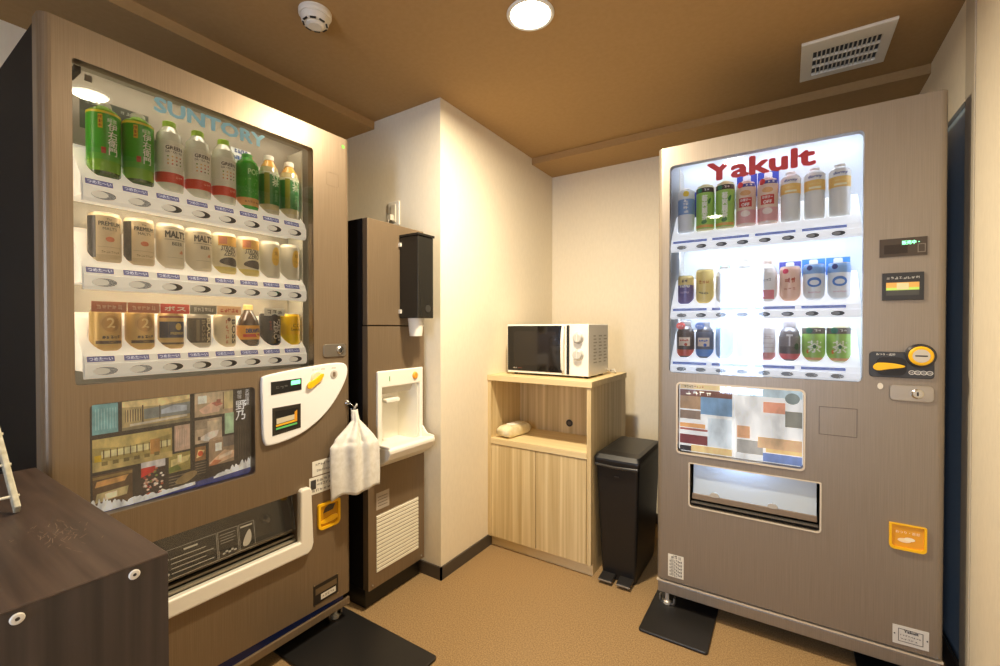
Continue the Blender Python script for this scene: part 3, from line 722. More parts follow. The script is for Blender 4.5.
# chute
m = MB(); x0, z0, x1, z1 = RC
m.box(x0 - .004, .03, z0 - .004, x0, .20, z1 + .004, DARK); m.box(x1, .03, z0 - .004, x1 + .004, .20, z1 + .004, DARK)
m.box(x0, .03, z1, x1, .20, z1 + .004, DARK); m.box(x0, .03, z0 - .004, x1, .20, z0, DARK); m.box(x0, .20, z0, x1, .204, z1, M((60, 62, 64), .5))
ch = m.build('product_chute', RM)
FLAP = M((206, 222, 238), .16, .35, key='flap_daylight')  # bluish white stands in for daylight reflected on the flap
m = MB(); m.side([(.014, z0 + .046), (.018, z0 + .046), (.030, z1 - .002), (.026, z1 - .002)], x0 + .010, x1 - .008, FLAP); fl = m.build('chute_flap', ch)
m = MB(); m.side([(.010, z0 + .026), (.018, z0 + .026), (.018, z0 + .048), (.010, z0 + .048)], x0 + .006, x1 - .006, M((140, 124, 106), .4, .3)); m.build('flap_edge', ch, bevel=.002)
m = MB(); m.box(x0 + .003, .004, z0 + .012, x1 - .003, .02, z0 + .018, M((120, 118, 112), .3, .6)); m.build('chute_lip', ch)
for cx in (x0 + .085, x1 - .135): 
    m = MB(); m.prism(smooth_poly([(cx - .02, z0 + .046), (cx + .02, z0 + .046), (cx + .012, z0 + .062), (cx - .010, z0 + .064)]), -.014, -.008, M((214, 218, 220), .15, .5)); m.build('finger_grip', fl)
m = MB(); m.holed(rrect(x0 - .005, z0 - .005, x1 + .005, z1 + .004, .013, corners=(1, 1, .3, .3)), [rrect(x0, z0, x1, z1, .010, corners=(1, 1, .3, .3))], 0, .002, M((210, 200, 182), .35)); m.build('chute_frame', RM)
# blank door square, displays
m = MB(); m.holed([(.527, .764), (.628, .764), (.628, .858), (.527, .858)], [[(.5285, .7655), (.6265, .7655), (.6265, .8565), (.5285, .8565)]], 0, .0006, M((86, 74, 62), .5)); m.build('blank_cover', RM)
m = MB(); m.prism([(.679, 1.343), (.790, 1.343), (.790, 1.399), (.679, 1.399)], 0, .003, M((66, 56, 50), .25)); m.prism([(.690, 1.352), (.745, 1.352), (.745, 1.380), (.690, 1.380)], .002, .0035, M((40, 30, 28), .2))
m.text('販売中・', .752, 1.384, .0034, M((150, 255, 200), .5, emit=1.5), width=.040, height=.012, bold=.0004); m.holed([(.768, 1.352), (.786, 1.352), (.786, 1.378), (.768, 1.378)], [[(.770, 1.354), (.784, 1.354), (.784, 1.376), (.770, 1.376)]], .003, .0034, M((120, 110, 100), .5)); m.build('price_display', RM)
m = MB(); m.prism([(.686, 1.207), (.783, 1.207), (.783, 1.292), (.686, 1.292)], 0, .006, M((44, 44, 46), .35)); b = m.build('banknote_unit', RM, bevel=.001)
m = MB(); m.flat([(.695, 1.222), (.772, 1.222), (.772, 1.262), (.695, 1.262)], .0064, M((70, 70, 66), .4)); m.flat([(.695, 1.246), (.772, 1.246), (.772, 1.262), (.695, 1.262)], .0066, M((214, 160, 80), .5, emit=.3)); m.flat([(.695, 1.238), (.772, 1.238), (.772, 1.246), (.695, 1.246)], .0068, M((170, 200, 90), .5, emit=.5)); m.flat([(.720, 1.240), (.748, 1.240), (.748, 1.260), (.720, 1.260)], .0070, M((226, 220, 170), .5)); m.build('banknote_slot', b)
m = MB(); m.text('~千円札が使えます', .734, 1.276, .0062, M((206, 206, 200), .5), width=.076, height=.008); m.build('banknote_lettering', b)
m = MB()
out = rrect(.656, .966, .808, 1.046, .010)
m.prism(out, 0, .006, M((52, 54, 60), .35)); cp = m.build('coin_panel', RM, bevel=.002)
m = MB(); m.prism(rrect(.672, .972, .745, 1.030, .02), .005, .0075, M((26, 24, 26), .3)); m.build('lever_recess', cp)
m = MB(); m.prism(smooth_poly([(.662, .995), (.675, .985), (.700, .992), (.738, .998), (.742, 1.004), (.720, 1.010), (.695, 1.012), (.672, 1.012)]), .007, .016, YELLOW); m.build('return_lever', cp, bevel=.002)
m = MB(); m.lathe([(.036, 0), (.036, .010), (.032, .014)], M((44, 44, 48), .3), c=(.776, -.001, 1.036), axis='y', n=32); m.lathe([(.029, .0), (.029, .0155), (.025, .018)], YELLOW, c=(.776, -.001, 1.036), axis='y', n=32); m.lathe([(.020, .0), (.020, .0188)], M((206, 200, 188), .3, .5), c=(.776, -.001, 1.036), axis='y', n=28); m.box(.762, -.0205, 1.034, .790, -.0190, 1.038, BLACK); m.build('coin_slot', cp)
m = MB(); m.text('おつり・返却', .695, 1.038, .0062, WHITE, width=.045, height=.007)
for i in range(4): m.holed(ellipse(.757 + .0135 * i, .984, .0075, .0065, 14), [ellipse(.757 + .0135 * i, .984, .0060, .0050, 14)], .006, .0066, WHITE)
m.text('10', .757, .984, .0062, WHITE, height=.005); m.text('50', .7705, .984, .0062, WHITE, height=.005); m.text('100', .784, .984, .0062, WHITE, height=.004); m.text('500', .7975, .984, .0062, WHITE, height=.004)
m.build('panel_lettering', cp)
lock_plate(RM, .706, .895, .808, .944, .770)
m = MB(); m.prism(ellipse(.684, .937, .007, .010, 14), 0, .002, M((220, 214, 200), .4)); m.build('indicator', RM)
m = MB(); x0_, z0_, x1_, z1_ = .708, .432, .795, .512
m.holed(rrect(x0_, z0_, x1_, z1_, .012, corners=(1, 1, .2, .2)), [rrect(x0_ + .006, z0_ + .008, x1_ - .006, z1_ - .003, .010, corners=(1, 1, .2, .2))], 0, .008, YELLOW); cr = m.build('coin_return', RM)
m = MB(); m.prism(rrect(x0_ + .005, z0_ + .007, x1_ - .005, z1_ - .002, .010), -.001, .003, M((232, 164, 50), .2)); m.text('おつり・返却', .7515, .487, .003, M((250, 236, 206), .5), width=.056, height=.009)
m.flat(ellipse(.744, .462, .016, .007, 16), .0036, M((250, 224, 180), .5)); m.flat(ellipse(.756, .467, .013, .006, 16), .0037, M((250, 236, 206), .5)); m.build('coin_cover', cr)
s = sticker(RM, .044, .137, .102, .226, [(.5, .90, .6, '~ご注意')] + [(.5, .72 - .15 * i, .8, '~aaaaaaaa') for i in range(5)])
m = MB(); m.prism([(.719, .134), (.803, .136), (.803, .194), (.719, .192)], 0, .0015, M((214, 212, 206), .4)); m.holed([(.732, .144), (.790, .145), (.790, .184), (.732, .184)], [[(.7335, .1455), (.7885, .1465), (.7885, .1825), (.7335, .1825)]], .0014, .002, M((70, 70, 72), .5))
m.text('Yakult', .762, .179, .0016, M((40, 40, 44), .5), width=.034, height=.0085, bold=.0004); m.text('~お客様相談センタ', .761, .165, .0016, M((90, 90, 92), .5), width=.048, height=.005); m.text('~自動販売機', .757, .154, .0016, M((90, 90, 92), .5), width=.040, height=.005)
m.lathe([(.002, 0), (.002, .002)], DARK, c=(.7235, -.001, .165), axis='y', n=8); m.lathe([(.002, 0), (.002, .002)], DARK, c=(.799, -.001, .166), axis='y', n=8)
m.build('contact_plate', RM)

# black anchor plates on the floor
def base_plate(x0, y0, x1, y1, label, screws):
    t = empty('floor_anchor_plate', ((x0 + x1) / 2, (y0 + y1) / 2, 0), 0, label, 'floor plate', 'black steel plates under the vending machines')
    hx, hy = (x1 - x0) / 2, (y1 - y0) / 2
    MB().plan(rrect(-hx, -hy, hx, hy, .012), .0005, .010, M((34, 32, 31), .38)).build('plate', t, bevel=.003)
    for sx, sy in screws:
        MB().lathe([(.0035, .009), (.0035, .0108), (.002, .0115)], STEEL, c=(sx, sy, 0), n=10).build('screw', t)
base_plate(-1.60, .845, -.985, 1.132, 'black steel floor plate with a row of screws under the left vending machine', [(.17 + .045 * i, -.05 - .0 * i + .02 * (i % 2) * 0) for i in range(5)])
base_plate(-.455, 1.640, -.220, 2.02, 'black steel floor plate under the left front foot of the right vending machine', [(-.06, .12)])
base_plate(.20, 1.735, .395, 2.02, 'mostly hidden black floor plate under the right front corner of the right vending machine', [])

# ================================================================ DRINKS
def place(o, mach, u, zb, d=.060):
    if mach == 'L': o.location = (-1.40 - d, .272 + u, zb); o.rotation_euler = (0, 0, PI / 2)
    else: o.location = (-.434 + u, 1.83 + d, zb)
def card(t, mach, z0, z1, hw, bands, back=.0375, prints=None, name='display_card'):
    """flat advertising card standing behind or over a drink"""
    m = MB(); zz = z0
    for frac, col in bands:
        ze = z0 + (z1 - z0) * frac; m.box(-hw, back, zz, hw, back + .0015, ze, M(col, .5)); zz = ze
    if prints: prints(m, -back)
    m.build(name, t); return m

def veil_wash(c, mach):  # mixes white into right machine drinks, imitating reflections veiling the glass
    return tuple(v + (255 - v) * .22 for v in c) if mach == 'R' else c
def bottle(label, cat, group, mach, u, zb, h=.17, r=.033, body=(200, 210, 200), cap=(240, 240, 235), lab=None, lz=(.2, .8), neck=.72, extra=None, cardf=None, rough=.12, neck_r=.013, bodyb=None, cap_h=.016):
    t = empty('drink_bottle', (0, 0, 0), 0, label, cat, group)
    body = veil_wash(body, mach); cap = veil_wash(cap, mach); lab = [(z_, veil_wash(c_, mach)) for z_, c_ in lab] if lab else lab
    mat = M(body, rough, key='drink', coat=.6)
    sh = h * neck
    prof = [(r * .86, 0), (r * .97, .006), (r, .014), (r, sh * .45), (r * .965, sh * .55), (r, sh * .66), (r, sh * .90), (r * .88, sh + (h - sh) * .25), (r * .60, sh + (h - sh) * .52), (neck_r, sh + (h - sh) * .72), (neck_r, h - cap_h)]
    bands = [(z * h, M(c, rough, key='drink', coat=.6)) for z, c in bodyb] if bodyb else None
    MB().lathe(prof, mat, bands=bands).build('body', t)
    MB().lathe([(neck_r + .0025, h - cap_h), (neck_r + .0025, h - .002), (neck_r, h)], M(cap, .4), n=20).build('cap', t)
    if lab:
        m = MB(); R = r + .0006; zs = [lz[0] * h] + [z * h for z, c in lab]
        for i, (z, c) in enumerate(lab): m.lathe([(R, zs[i]), (R, z * h)], M(c, .35), caps=False)
        if extra: extra(m, R, h)
        m.build('label', t)
    if cardf: cardf(t)
    place(t, mach, u, zb); return t

def can(label, cat, group, mach, u, zb, h=.122, r=.033, bands=((1, (220, 210, 190)),), top=(216, 212, 204), extra=None, cardf=None, metal=.05):
    t = empty('drink_can', (0, 0, 0), 0, label, cat, group)
    z0 = .008; m = MB(); bands = [(z_, veil_wash(c_, mach)) for z_, c_ in bands]
    m.lathe([(r * .82, 0), (r * .97, .006), (r, z0)], M(bands[0][1], .35, metal))
    lo = z0; top_z = h - .009
    for z, c in bands:
        ze = z0 + (top_z - z0) * z
        m.lathe([(r, lo), (r, ze)], M(c, .35, metal), caps=False); lo = ze
    m.lathe([(r, top_z), (r * .90, h - .001)], M(bands[-1][1], .35, metal), caps=False)
    if extra: extra(m, r, h)
    m.build('body', t)
    MB().lathe([(r * .90, h - .002), (r * .92, h), (r * .88, h + .001), (r * .86, h - .004), (.0001, h - .004)], M(top, .3, .8), caps=False).build('lid', t)
    if cardf: cardf(t)
    place(t, mach, u, zb); return t

INK = M((44, 40, 36), .5); WINK = M((244, 244, 238), .5)
OFF = -.004
# ---- left machine, top shelf
z = LROWS[0][1]
def tea_x(m, R, h):
    m.patch(-.020, -.011, h * .62, h * .80, R, M((206, 170, 40), .5)); m.text('~濃い味', -.0155, h * .71, 0, M((150, 60, 30), .5), wrap=R, height=h * .14, vertical=True)
    m.text('伊右衛門', .009, h * .50, 0, WINK, wrap=R, height=h * .42, vertical=True, bold=.0003)
    m.ppoly(ellipse(.008, h * .74, .009, .009, 16), R, M((120, 200, 100), .5)); m.text('緑茶', .008, h * .74, 0, WINK, wrap=R + .0004, height=.010)
    m.patch(-.014, -.005, h * .30, h * .38, R, M((176, 60, 40), .5))
def tea_card(t):
    card(t, 'L', .13, .212, .036, [(.55, (70, 84, 72)), (1, (56, 66, 58))], prints=lambda m, w: m.text('~緑茶 飲料', 0, .200, w, M((150, 160, 150), .5), width=.05, height=.010))
for i, s in enumerate(('first', 'second')):
    bottle('squat green tea bottle with yellow rimmed green label, %s in left machine top row' % s, 'bottle', 'green tea bottles on the top shelf at left', 'L', LCANS[i], z, h=.192, r=.0335, body=(110, 176, 50), cap=(214, 214, 200), lab=[(.30, (88, 168, 44)), (.82, (62, 160, 40)), (.85, (220, 200, 50))], lz=(.22, 0), neck=.84, extra=tea_x, cardf=tea_card, bodyb=[(.16, (60, 90, 30)), (1, (126, 180, 56))])
def dakara(m, R, h):
    m.patch(-.024, .024, h * .34, h * .64, R, M((240, 238, 226), .4))
    m.text('GREEN', 0, h * .60, 0, INK, wrap=R + .0004, width=.040, height=.010, bold=.0003); m.text('DA・KA・RA', 0, h * .545, 0, INK, wrap=R + .0004, width=.040, height=.006)
    cols = [(226, 160, 60), (120, 160, 60), (206, 80, 60), (226, 190, 90), (110, 100, 60)]
    for a in range(4):
        for b in range(3): m.ppoly(ellipse(-.015 + .010 * a, h * (.38 + .05 * b), .0022, .0022, 8), R + .0004, M(cols[(a * 2 + b * 3) % 5], .5))
    m.text('~500', .012, h * .20, 0, M((250, 200, 180), .5), wrap=R, width=.018, height=.007)
for i, s in enumerate(('third', 'fourth', 'fifth')):
    bottle('clear sports drink bottle with lime cap and red base, %s in left machine top row' % s, 'bottle', 'lime capped clear drinks at left', 'L', LCANS[2 + i], z, h=.200, r=.0325, body=(226, 228, 210), cap=(166, 206, 60), lab=[(.26, (216, 74, 50)), (.70, (232, 232, 216))], lz=(.12, 0), neck=.76, extra=dakara)
def pop(m, R, h):
    m.text('POP', .004, h * .66, 0, M((190, 240, 180), .4), wrap=R, width=.034, height=.018, bold=.0006)
    random.seed(5)
    for i in range(22): m.ppoly(ellipse(random.uniform(-.02, .026), h * random.uniform(.25, .55), .0013, .0013, 6), R, M((170, 230, 150), .4))
    m.text('~メロンソーダ', 0, h * .13, 0, M((150, 90, 40), .5), wrap=R, width=.044, height=.007)
def pop_card(t):
    def pr(m, w):
        m.text('~COOL', 0, .196, w, M((40, 70, 130), .5), width=.040, height=.014, bold=.0008); m.text('~SODA', -.012, .176, w, M((40, 90, 160), .5), width=.034, height=.014, bold=.0008)
        for s_ in range(5): m.flat(ellipse(-.026, .05 + .02 * s_, .004, .006, 8), w + .0008, M((60, 90, 110), .5))
    card(t, 'L', .02, .205, .031, [(1, (206, 212, 214))], prints=pr)
    m = MB(); m.prism(smooth_poly([(.012, .186), (.004, .192), (-.006, .184), (.012, .162), (.030, .184), (.020, .192)], 2), -.030, -.026, M((206, 40, 44), .4)); m.text('~強炭酸', .012, .180, -.026, WINK, width=.022, height=.007); m.build('heart_tag', t, loc=(.006, -.0, 0))
bottle('green soda bottle with orange base and red heart tag, sixth in left machine top row', 'bottle', 'other bottles at left', 'L', LCANS[5], z, h=.180, r=.032, body=(60, 170, 50), cap=(60, 160, 60), lab=[(.20, (232, 180, 110)), (.55, (56, 170, 56)), (.80, (44, 160, 50))], lz=(.06, 0), neck=.80, extra=pop, cardf=pop_card)
def toku(m, R, h):
    m.text('特茶', .006, h * .60, 0, M((220, 232, 200), .4), wrap=R, height=h * .26, vertical=True, bold=.0004); m.patch(-.030, -.014, h * .16, h * .68, R, M((140, 146, 50), .4)); m.text('伊右衛門', .006, h * .30, 0, M((170, 210, 160), .4), wrap=R, height=h * .22, vertical=True)
for i, s in enumerate(('seventh', 'eighth')):
    bottle('green labelled tea bottle with orange neck, %s in left machine top row' % s, 'bottle', 'orange necked teas at left', 'L', LCANS[6 + i], z, h=.198, r=.031, body=(214, 196, 130), cap=(240, 236, 224), lab=[(.66, (46, 130, 60)), (.70, (226, 226, 206))], lz=(.16, 0), neck=.72, extra=toku, bodyb=[(.16, (206, 200, 170)), (.74, (206, 196, 150)), (1, (228, 176, 90))])
# ---- left machine, middle shelf
z = LROWS[1][1]
def prem(m, R, h):
    m.patch(-.052, -.026, .010, h - .010, R, M((70, 66, 66), .35, .3)); m.text('The', 0, h * .86, 0, INK, wrap=R, width=.010, height=.005)
    m.text("PREMIUM", .002, h * .77, 0, INK, wrap=R, width=.044, height=.010, bold=.0003); m.text("MALT'S", .002, h * .67, 0, INK, wrap=R, width=.028, height=.007)
    m.ppoly(ellipse(.002, h * .46, .009, .0065, 16), R, M((200, 110, 70), .4, .3)); m.patch(-.022, .028, h * .30, h * .305, R, M((150, 120, 80), .4)); m.text('~非熱処理 生ビー', .003, h * .20, 0, M((140, 112, 74), .4), wrap=R, width=.036, height=.006)
for i, s in enumerate(('first', 'second')):
    can('beige beer can with dark side and small orange emblem, %s in left machine middle row' % s, 'can', 'premium beer cans at left', 'L', LCANS[i], z, h=.124, bands=((.10, (206, 184, 144)), (1, (222, 200, 160))), extra=prem)
def malt(m, R, h):
    m.text("MALT'S", .004, h * .76, 0, M((56, 50, 40), .4), wrap=R, width=.052, height=.019, bold=.0009); m.patch(-.024, .030, h * .635, h * .645, R, M((100, 90, 70), .4)); m.text('BEER', .006, h * .55, 0, M((80, 72, 60), .4), wrap=R, width=.026, height=.009, bold=.0003)
    m.ppoly([(.010, h * .34), (.020, h * .33), (.022, h * .38), (.016, h * .42)], R, M((206, 140, 100), .4)); m.patch(-.018, .026, h * .24, h * .246, R, M((150, 140, 110), .4)); m.patch(-.026, .030, h * .88, h * .886, R, M((110, 100, 80), .4))
for i, s in enumerate(('third', 'fourth')):
    can("cream beer can with large dark lettering, %s in left machine middle row" % s, 'can', 'cream beer cans at left', 'L', LCANS[2 + i], z, h=.124, bands=((1, (218, 206, 178)),), extra=malt)
def strong(m, R, h):
    m.patch(-.03, .03, h * .68, h * .92, R, M((226, 176, 80), .4)); m.patch(-.028, -.006, h * .72, h * .90, R, M((206, 130, 90), .4), off=.0006)
    m.text('STRONG', 0, h * .62, 0, M((50, 46, 44), .4), wrap=R, width=.042, height=.015, bold=.0003, slant=.2); m.text('ZERO', .004, h * .50, 0, M((60, 56, 52), .4), wrap=R, width=.034, height=.015, bold=.0003, slant=.2)
    m.ppoly(smooth_poly([(-.026, h * .24), (.028, h * .16), (.028, h * .36), (.0, h * .42), (-.026, h * .34)]), R, M((66, 56, 50), .4)); m.patch(-.03, .03, h * .10, h * .15, R, M((226, 206, 100), .4))
for i, s in enumerate(('fifth', 'sixth')):
    can('lemon spirit can with dark oval and orange top, %s in left machine middle row' % s, 'can', 'lemon spirit cans at left', 'L', LCANS[4 + i], z, h=.124, r=.0325, bands=((.12, (226, 206, 120)), (1, (232, 222, 190))), extra=strong)
def high(m, R, h):
    m.ppoly(smooth_poly([(-.010, h * .35), (.018, h * .35), (.020, h * .85), (-.006, h * .85)]), R, M((240, 200, 90), .4)); m.text('ハイボール', .006, h * .52, 0, M((150, 120, 60), .4), wrap=R + .0004, width=.026, height=.006); m.text('角', .006, h * .68, 0, M((176, 130, 50), .4), wrap=R + .0004, height=.014)
for i, s in enumerate(('seventh', 'eighth')):
    can('silvery can with a yellow middle, %s in left machine middle row' % s, 'can', 'silvery yellow cans at left', 'L', LCANS[6 + i], z, h=.122, r=.031, bands=((1, (216, 210, 190)),), extra=high)
# ---- left machine, bottom shelf
z = LROWS[2][1]
def gold(m, R, h):
    m.ppoly(ellipse(.002, h * .66, .022, .026, 22), R, M((206, 164, 96), .3, .5)); m.ppoly(ellipse(.002, h * .66, .018, .021, 22), R + .0004, M((182, 138, 72), .3, .5)); m.text('2', .002, h * .68, 0, M((226, 200, 140), .3, .4), wrap=R + .0009, height=.024, bold=.0008)
    m.text('~特定 保健', .004, h * .33, 0, M((70, 50, 30), .4), wrap=R, width=.036, height=.008, bold=.0003); m.patch(-.028, .030, h * .17, h * .245, R, M((70, 46, 30), .4)); m.text('~FREE', .004, h * .208, 0, M((200, 160, 90), .4), wrap=R + .0005, width=.014, height=.004)
def redcard(col, col2, s):
    def f(t): card(t, 'L', .098, .124, .0345, [(1, col)], back=-.030, prints=lambda m, w: m.text(s, 0, .111, w, M(col2, .5), width=.050, height=.012, bold=.0004) if s else None)
    return f
for i, s in enumerate(('first', 'second')):
    can('gold can with round emblem under brown card, %s in left machine bottom row' % s, 'can', 'gold cans at left', 'L', LCANS[i], z, h=.104, r=.0315, bands=((1, (214, 176, 100)),), extra=gold, cardf=redcard((172, 92, 60), (200, 150, 120), '~ホット専用'), metal=.15)
def navy(m, R, h):
    m.patch(-.04, .04, h * .30, h * .74, R, M((48, 52, 80), .35)); m.ppoly(ellipse(.008, h * .60, .008, .010, 14), R + .0005, M((206, 180, 100), .4)); m.text('PREMIUM', .006, h * .42, 0, M((214, 190, 120), .4), wrap=R + .0005, width=.034, height=.007, bold=.0003); m.patch(-.04, .04, h * .12, h * .17, R, M((90, 70, 50), .4)); m.patch(-.04, .04, h * .84, h * .89, R, M((120, 50, 40), .4))
can('navy and gold coffee can under bright red card, third in left machine bottom row', 'can', 'other cans at left', 'L', LCANS[2], z, h=.102, r=.030, bands=((1, (206, 172, 104)),), extra=navy, cardf=redcard((206, 50, 40), (246, 236, 220), 'ボス'))
def blk(m, R, h):
    m.text('BLACK', .016, h * .50, 0, M((226, 214, 180), .4), wrap=R, height=h * .70, width=.014, rot=-90, bold=.0006); m.text('BOSS', -.000, h * .50, 0, M((150, 134, 100), .4), wrap=R, height=h * .6, width=.009, rot=-90)
    m.patch(-.018, -.010, h * .2, h * .8, R, M((110, 96, 70), .4))
can('dark can with pale downward lettering under grey card, in left machine bottom row', 'can', 'other cans at left', 'L', LCANS[3], z, h=.102, r=.030, bands=((.08, (200, 190, 170)), (.92, (66, 54, 44)), (1, (190, 180, 160))), extra=blk, cardf=redcard((110, 104, 92), (206, 200, 186), '~無糖ブラック'))
def boss(m, R, h):
    m.text('BOSS', .014, h * .46, 0, M((60, 50, 44), .4), wrap=R, height=h * .72, width=.014, rot=-90, bold=.0006); m.text('~カフェオレ', -.006, h * .45, 0, M((200, 110, 70), .4), wrap=R, height=h * .70, width=.008, rot=-90); m.ppoly(ellipse(-.001, h * .82, .005, .006, 10), R, M((110, 60, 50), .4))
can('cream can with dark downward lettering under orange card, in left machine bottom row', 'can', 'other cans at left', 'L', LCANS[4], z, h=.102, r=.030, bands=((1, (230, 214, 176)),), extra=boss, cardf=redcard((236, 190, 140), (206, 90, 60), '~カフェオレ'))
def deka(m, R, h):
    m.text('DEKAVITA', .002, h * .37, 0, M((40, 60, 120), .4), wrap=R, width=.046, height=.013, bold=.0008); m.patch(-.030, .034, h * .22, h * .29, R, M((216, 70, 50), .4)); m.text('C', .014, h * .28, 0, M((240, 200, 60), .4), wrap=R + .0006, height=.014, bold=.0010)
bottle('brown vitamin drink bottle with orange yellow label, in left machine bottom row', 'bottle', 'other bottles at left', 'L', LCANS[5], z, h=.132, r=.032, body=(70, 46, 30), cap=(206, 180, 110), lab=[(.50, (240, 170, 60))], lz=(.16, 0), neck=.50, extra=deka, neck_r=.012)
def zero(m, R, h):
    m.text('ZERO', .002, h * .48, 0, M((210, 210, 206), .4), wrap=R, height=h * .56, width=.014, rot=-90, bold=.0004); m.text('PEPSI', .016, h * .48, 0, M((206, 206, 204), .4), wrap=R, height=h * .66, width=.011, rot=-90, bold=.0005); m.text('~NEX', -.014, h * .62, 0, M((140, 60, 50), .4), wrap=R, height=h * .3, width=.008, rot=-90)
can('black cola can with white lettering running downwards, in left machine bottom row', 'can', 'other cans at left', 'L', LCANS[6], z, h=.107, r=.0325, bands=((1, (44, 42, 46)),), extra=zero, cardf=redcard((206, 206, 200), (90, 90, 90), '~強炭酸'))
def cc(m, R, h):
    m.text('C.C.', .006, h * .62, 0, M((150, 120, 30), .4), wrap=R, width=.026, height=.012, bold=.0003); m.text('Lemon', .004, h * .50, 0, M((160, 126, 30), .4), wrap=R, width=.034, height=.010, bold=.0003)
can('bright yellow lemon soda can, last in left machine bottom row', 'can', 'other cans at left', 'L', LCANS[7], z, h=.107, r=.0325, bands=((.3, (250, 214, 20)), (1, (252, 204, 30))), extra=cc)

# ---- right machine
def bluecard(z0, z1, hw, col=(40, 66, 170), hanger=True, low=None):
    def f(t):
        def pr(m, w):
            if hanger: m.flat(rrect(-.013, z1 - .030, .013, z1 - .002, .006), w + .0004, M((226, 232, 240), .4))
        card(t, 'R', z0, z1, hw, [(1, col)] if not low else low + [(1, col)], prints=pr, back=.036)
    return f
G = 'drinks on the top shelf at right'
z = RROWS[0][1]
def aq(m, R, h):
    m.ppoly(smooth_poly([(-.008, h * .80), (.014, h * .78), (.016, h * .90), (-.004, h * .92)]), R, M((246, 214, 60), .4)); m.text('~乳性飲料', .004, h * .58, 0, WINK, wrap=R, height=h * .30, width=.018, vertical=True, bold=.0003)
bottle('white bottle with pale blue label before blue card, first in right machine top row', 'bottle', G, 'R', RCANS[0], z, h=.178, r=.030, body=(226, 234, 240), cap=(240, 240, 240), lab=[(.40, (226, 232, 238)), (.74, (100, 146, 206)), (.92, (226, 232, 236))], lz=(.06, 0), neck=.92, extra=aq, cardf=bluecard(.070, .170, .034, hanger=False))
def gt(m, R, h):
    m.patch(-.04, .04, h * .80, h * .90, R, M((50, 44, 36), .4)); m.ppoly(ellipse(-.016, h * .85, .010, .009, 14), R + .0005, M((40, 130, 90), .4)); m.text('~冷茶', .008, h * .85, 0, WINK, wrap=R + .0005, width=.018, height=.008)
    m.text('蕃爽麗茶', .002, h * .48, 0, M((250, 250, 230), .4), wrap=R, height=h * .52, width=.020, vertical=True, bold=.0008); m.ppoly(smooth_poly([(.012, h * .62), (.026, h * .70), (.022, h * .56), (.014, h * .54)]), R, M((40, 120, 50), .4)); m.patch(-.04, .04, h * .06, h * .12, R, M((226, 170, 90), .4)); m.ppoly(smooth_poly([(-.012, h * .18), (.006, h * .24), (.012, h * .16), (-.004, h * .12)]), R, M((50, 130, 60), .4))
for i, s in enumerate(('second', 'third')):
    bottle('lime green tea bottle with dark neck band, %s in right machine top row' % s, 'bottle', 'lime green teas at right', 'R', RCANS[1 + i], z, h=.182, r=.032, body=(214, 206, 140), cap=(214, 196, 140), lab=[(.80, (136, 196, 50)), (.92, (214, 214, 150))], lz=(.04, 0), neck=.94, extra=gt)
def rd(m, R, h):
    m.ppoly(ellipse(-.018, h * .88, .011, .011, 14), R + .0008, M((214, 60, 60), .4)); m.patch(-.02, .036, h * .83, h * .90, R, M((50, 60, 150), .4)); m.text('~低糖', .012, h * .865, 0, WINK, wrap=R + .0005, width=.020, height=.007)
    m.patch(-.022, .022, h * .40, h * .60, R, M((206, 60, 56), .4)); m.text('カロリー', 0, h * .55, 0, WINK, wrap=R + .0005, width=.034, height=.009, bold=.0004); m.text('OFF', 0, h * .45, 0, WINK, wrap=R + .0005, width=.026, height=.011, bold=.0004); m.ppoly(ellipse(0, h * .26, .016, .012, 16), R, M((244, 226, 216), .4)); m.ppoly(ellipse(0, h * .70, .018, .010, 16), R, M((226, 170, 110), .4))
for i, s in enumerate(('fourth', 'fifth')):
    bottle('pink and red labelled bottle before deep blue card, %s in right machine top row' % s, 'bottle', 'pink labelled bottles at right', 'R', RCANS[3 + i], z, h=.172, r=.032, body=(236, 206, 190), cap=(236, 236, 236), lab=[(.34, (222, 140, 140)), (.84, (232, 196, 166))], lz=(.06, 0), neck=.92, extra=rd, cardf=bluecard(.120, .205, .0335))
def dormy(m, R, h):
    m.text('dormy', 0, h * .80, 0, M((60, 80, 150), .4), wrap=R, width=.040, height=.012, bold=.0004, slant=.2); m.patch(-.018, .018, h * .57, h * .61, R, M((250, 240, 200), .4)); m.text('~オリジナル', 0, h * .67, 0, M((250, 236, 170), .4), wrap=R, width=.030, height=.006)
for i, s in enumerate(('sixth', 'seventh', 'eighth')):
    bottle('clear water bottle with yellow label, %s in right machine top row' % s, 'bottle', 'water bottles at right', 'R', RCANS[5 + i], z, h=.178 , r=.030, body=(228, 230, 226), cap=(232, 230, 220), lab=[(.74, (244, 190, 80)), (.86, (236, 236, 232))], lz=(.54, 0), neck=.86, extra=dormy)
G = 'drinks on the middle shelf at right'
z = RROWS[1][1]
def pur(m, R, h):
    m.text('~大粒', 0, h * .80, 0, M((60, 50, 90), .4), wrap=R, width=.02, height=.012); m.text('~GRAPE', 0, h * .62, 0, WINK, wrap=R, width=.036, height=.010, bold=.0006); m.text('~JUICE', 0, h * .40, 0, M((226, 214, 240), .4), wrap=R, width=.030, height=.008)
can('short purple juice can with yellow top, first in right machine middle row', 'can', G, 'R', RCANS[0], z, h=.112, r=.0295, bands=((.70, (84, 70, 140)), (1, (236, 210, 120))), extra=pur)
def yel(m, R, h):
    m.text('~レモン', 0, h * .62, 0, M((206, 130, 40), .4), wrap=R, width=.034, height=.012, bold=.0004); m.text('~100%', 0, h * .30, 0, M((120, 110, 90), .4), wrap=R, width=.034, height=.009, bold=.0003)
can('pale yellow juice can, second in right machine middle row', 'can', G, 'R', RCANS[1], z, h=.132, r=.032, bands=((1, (248, 216, 110)),), extra=yel)
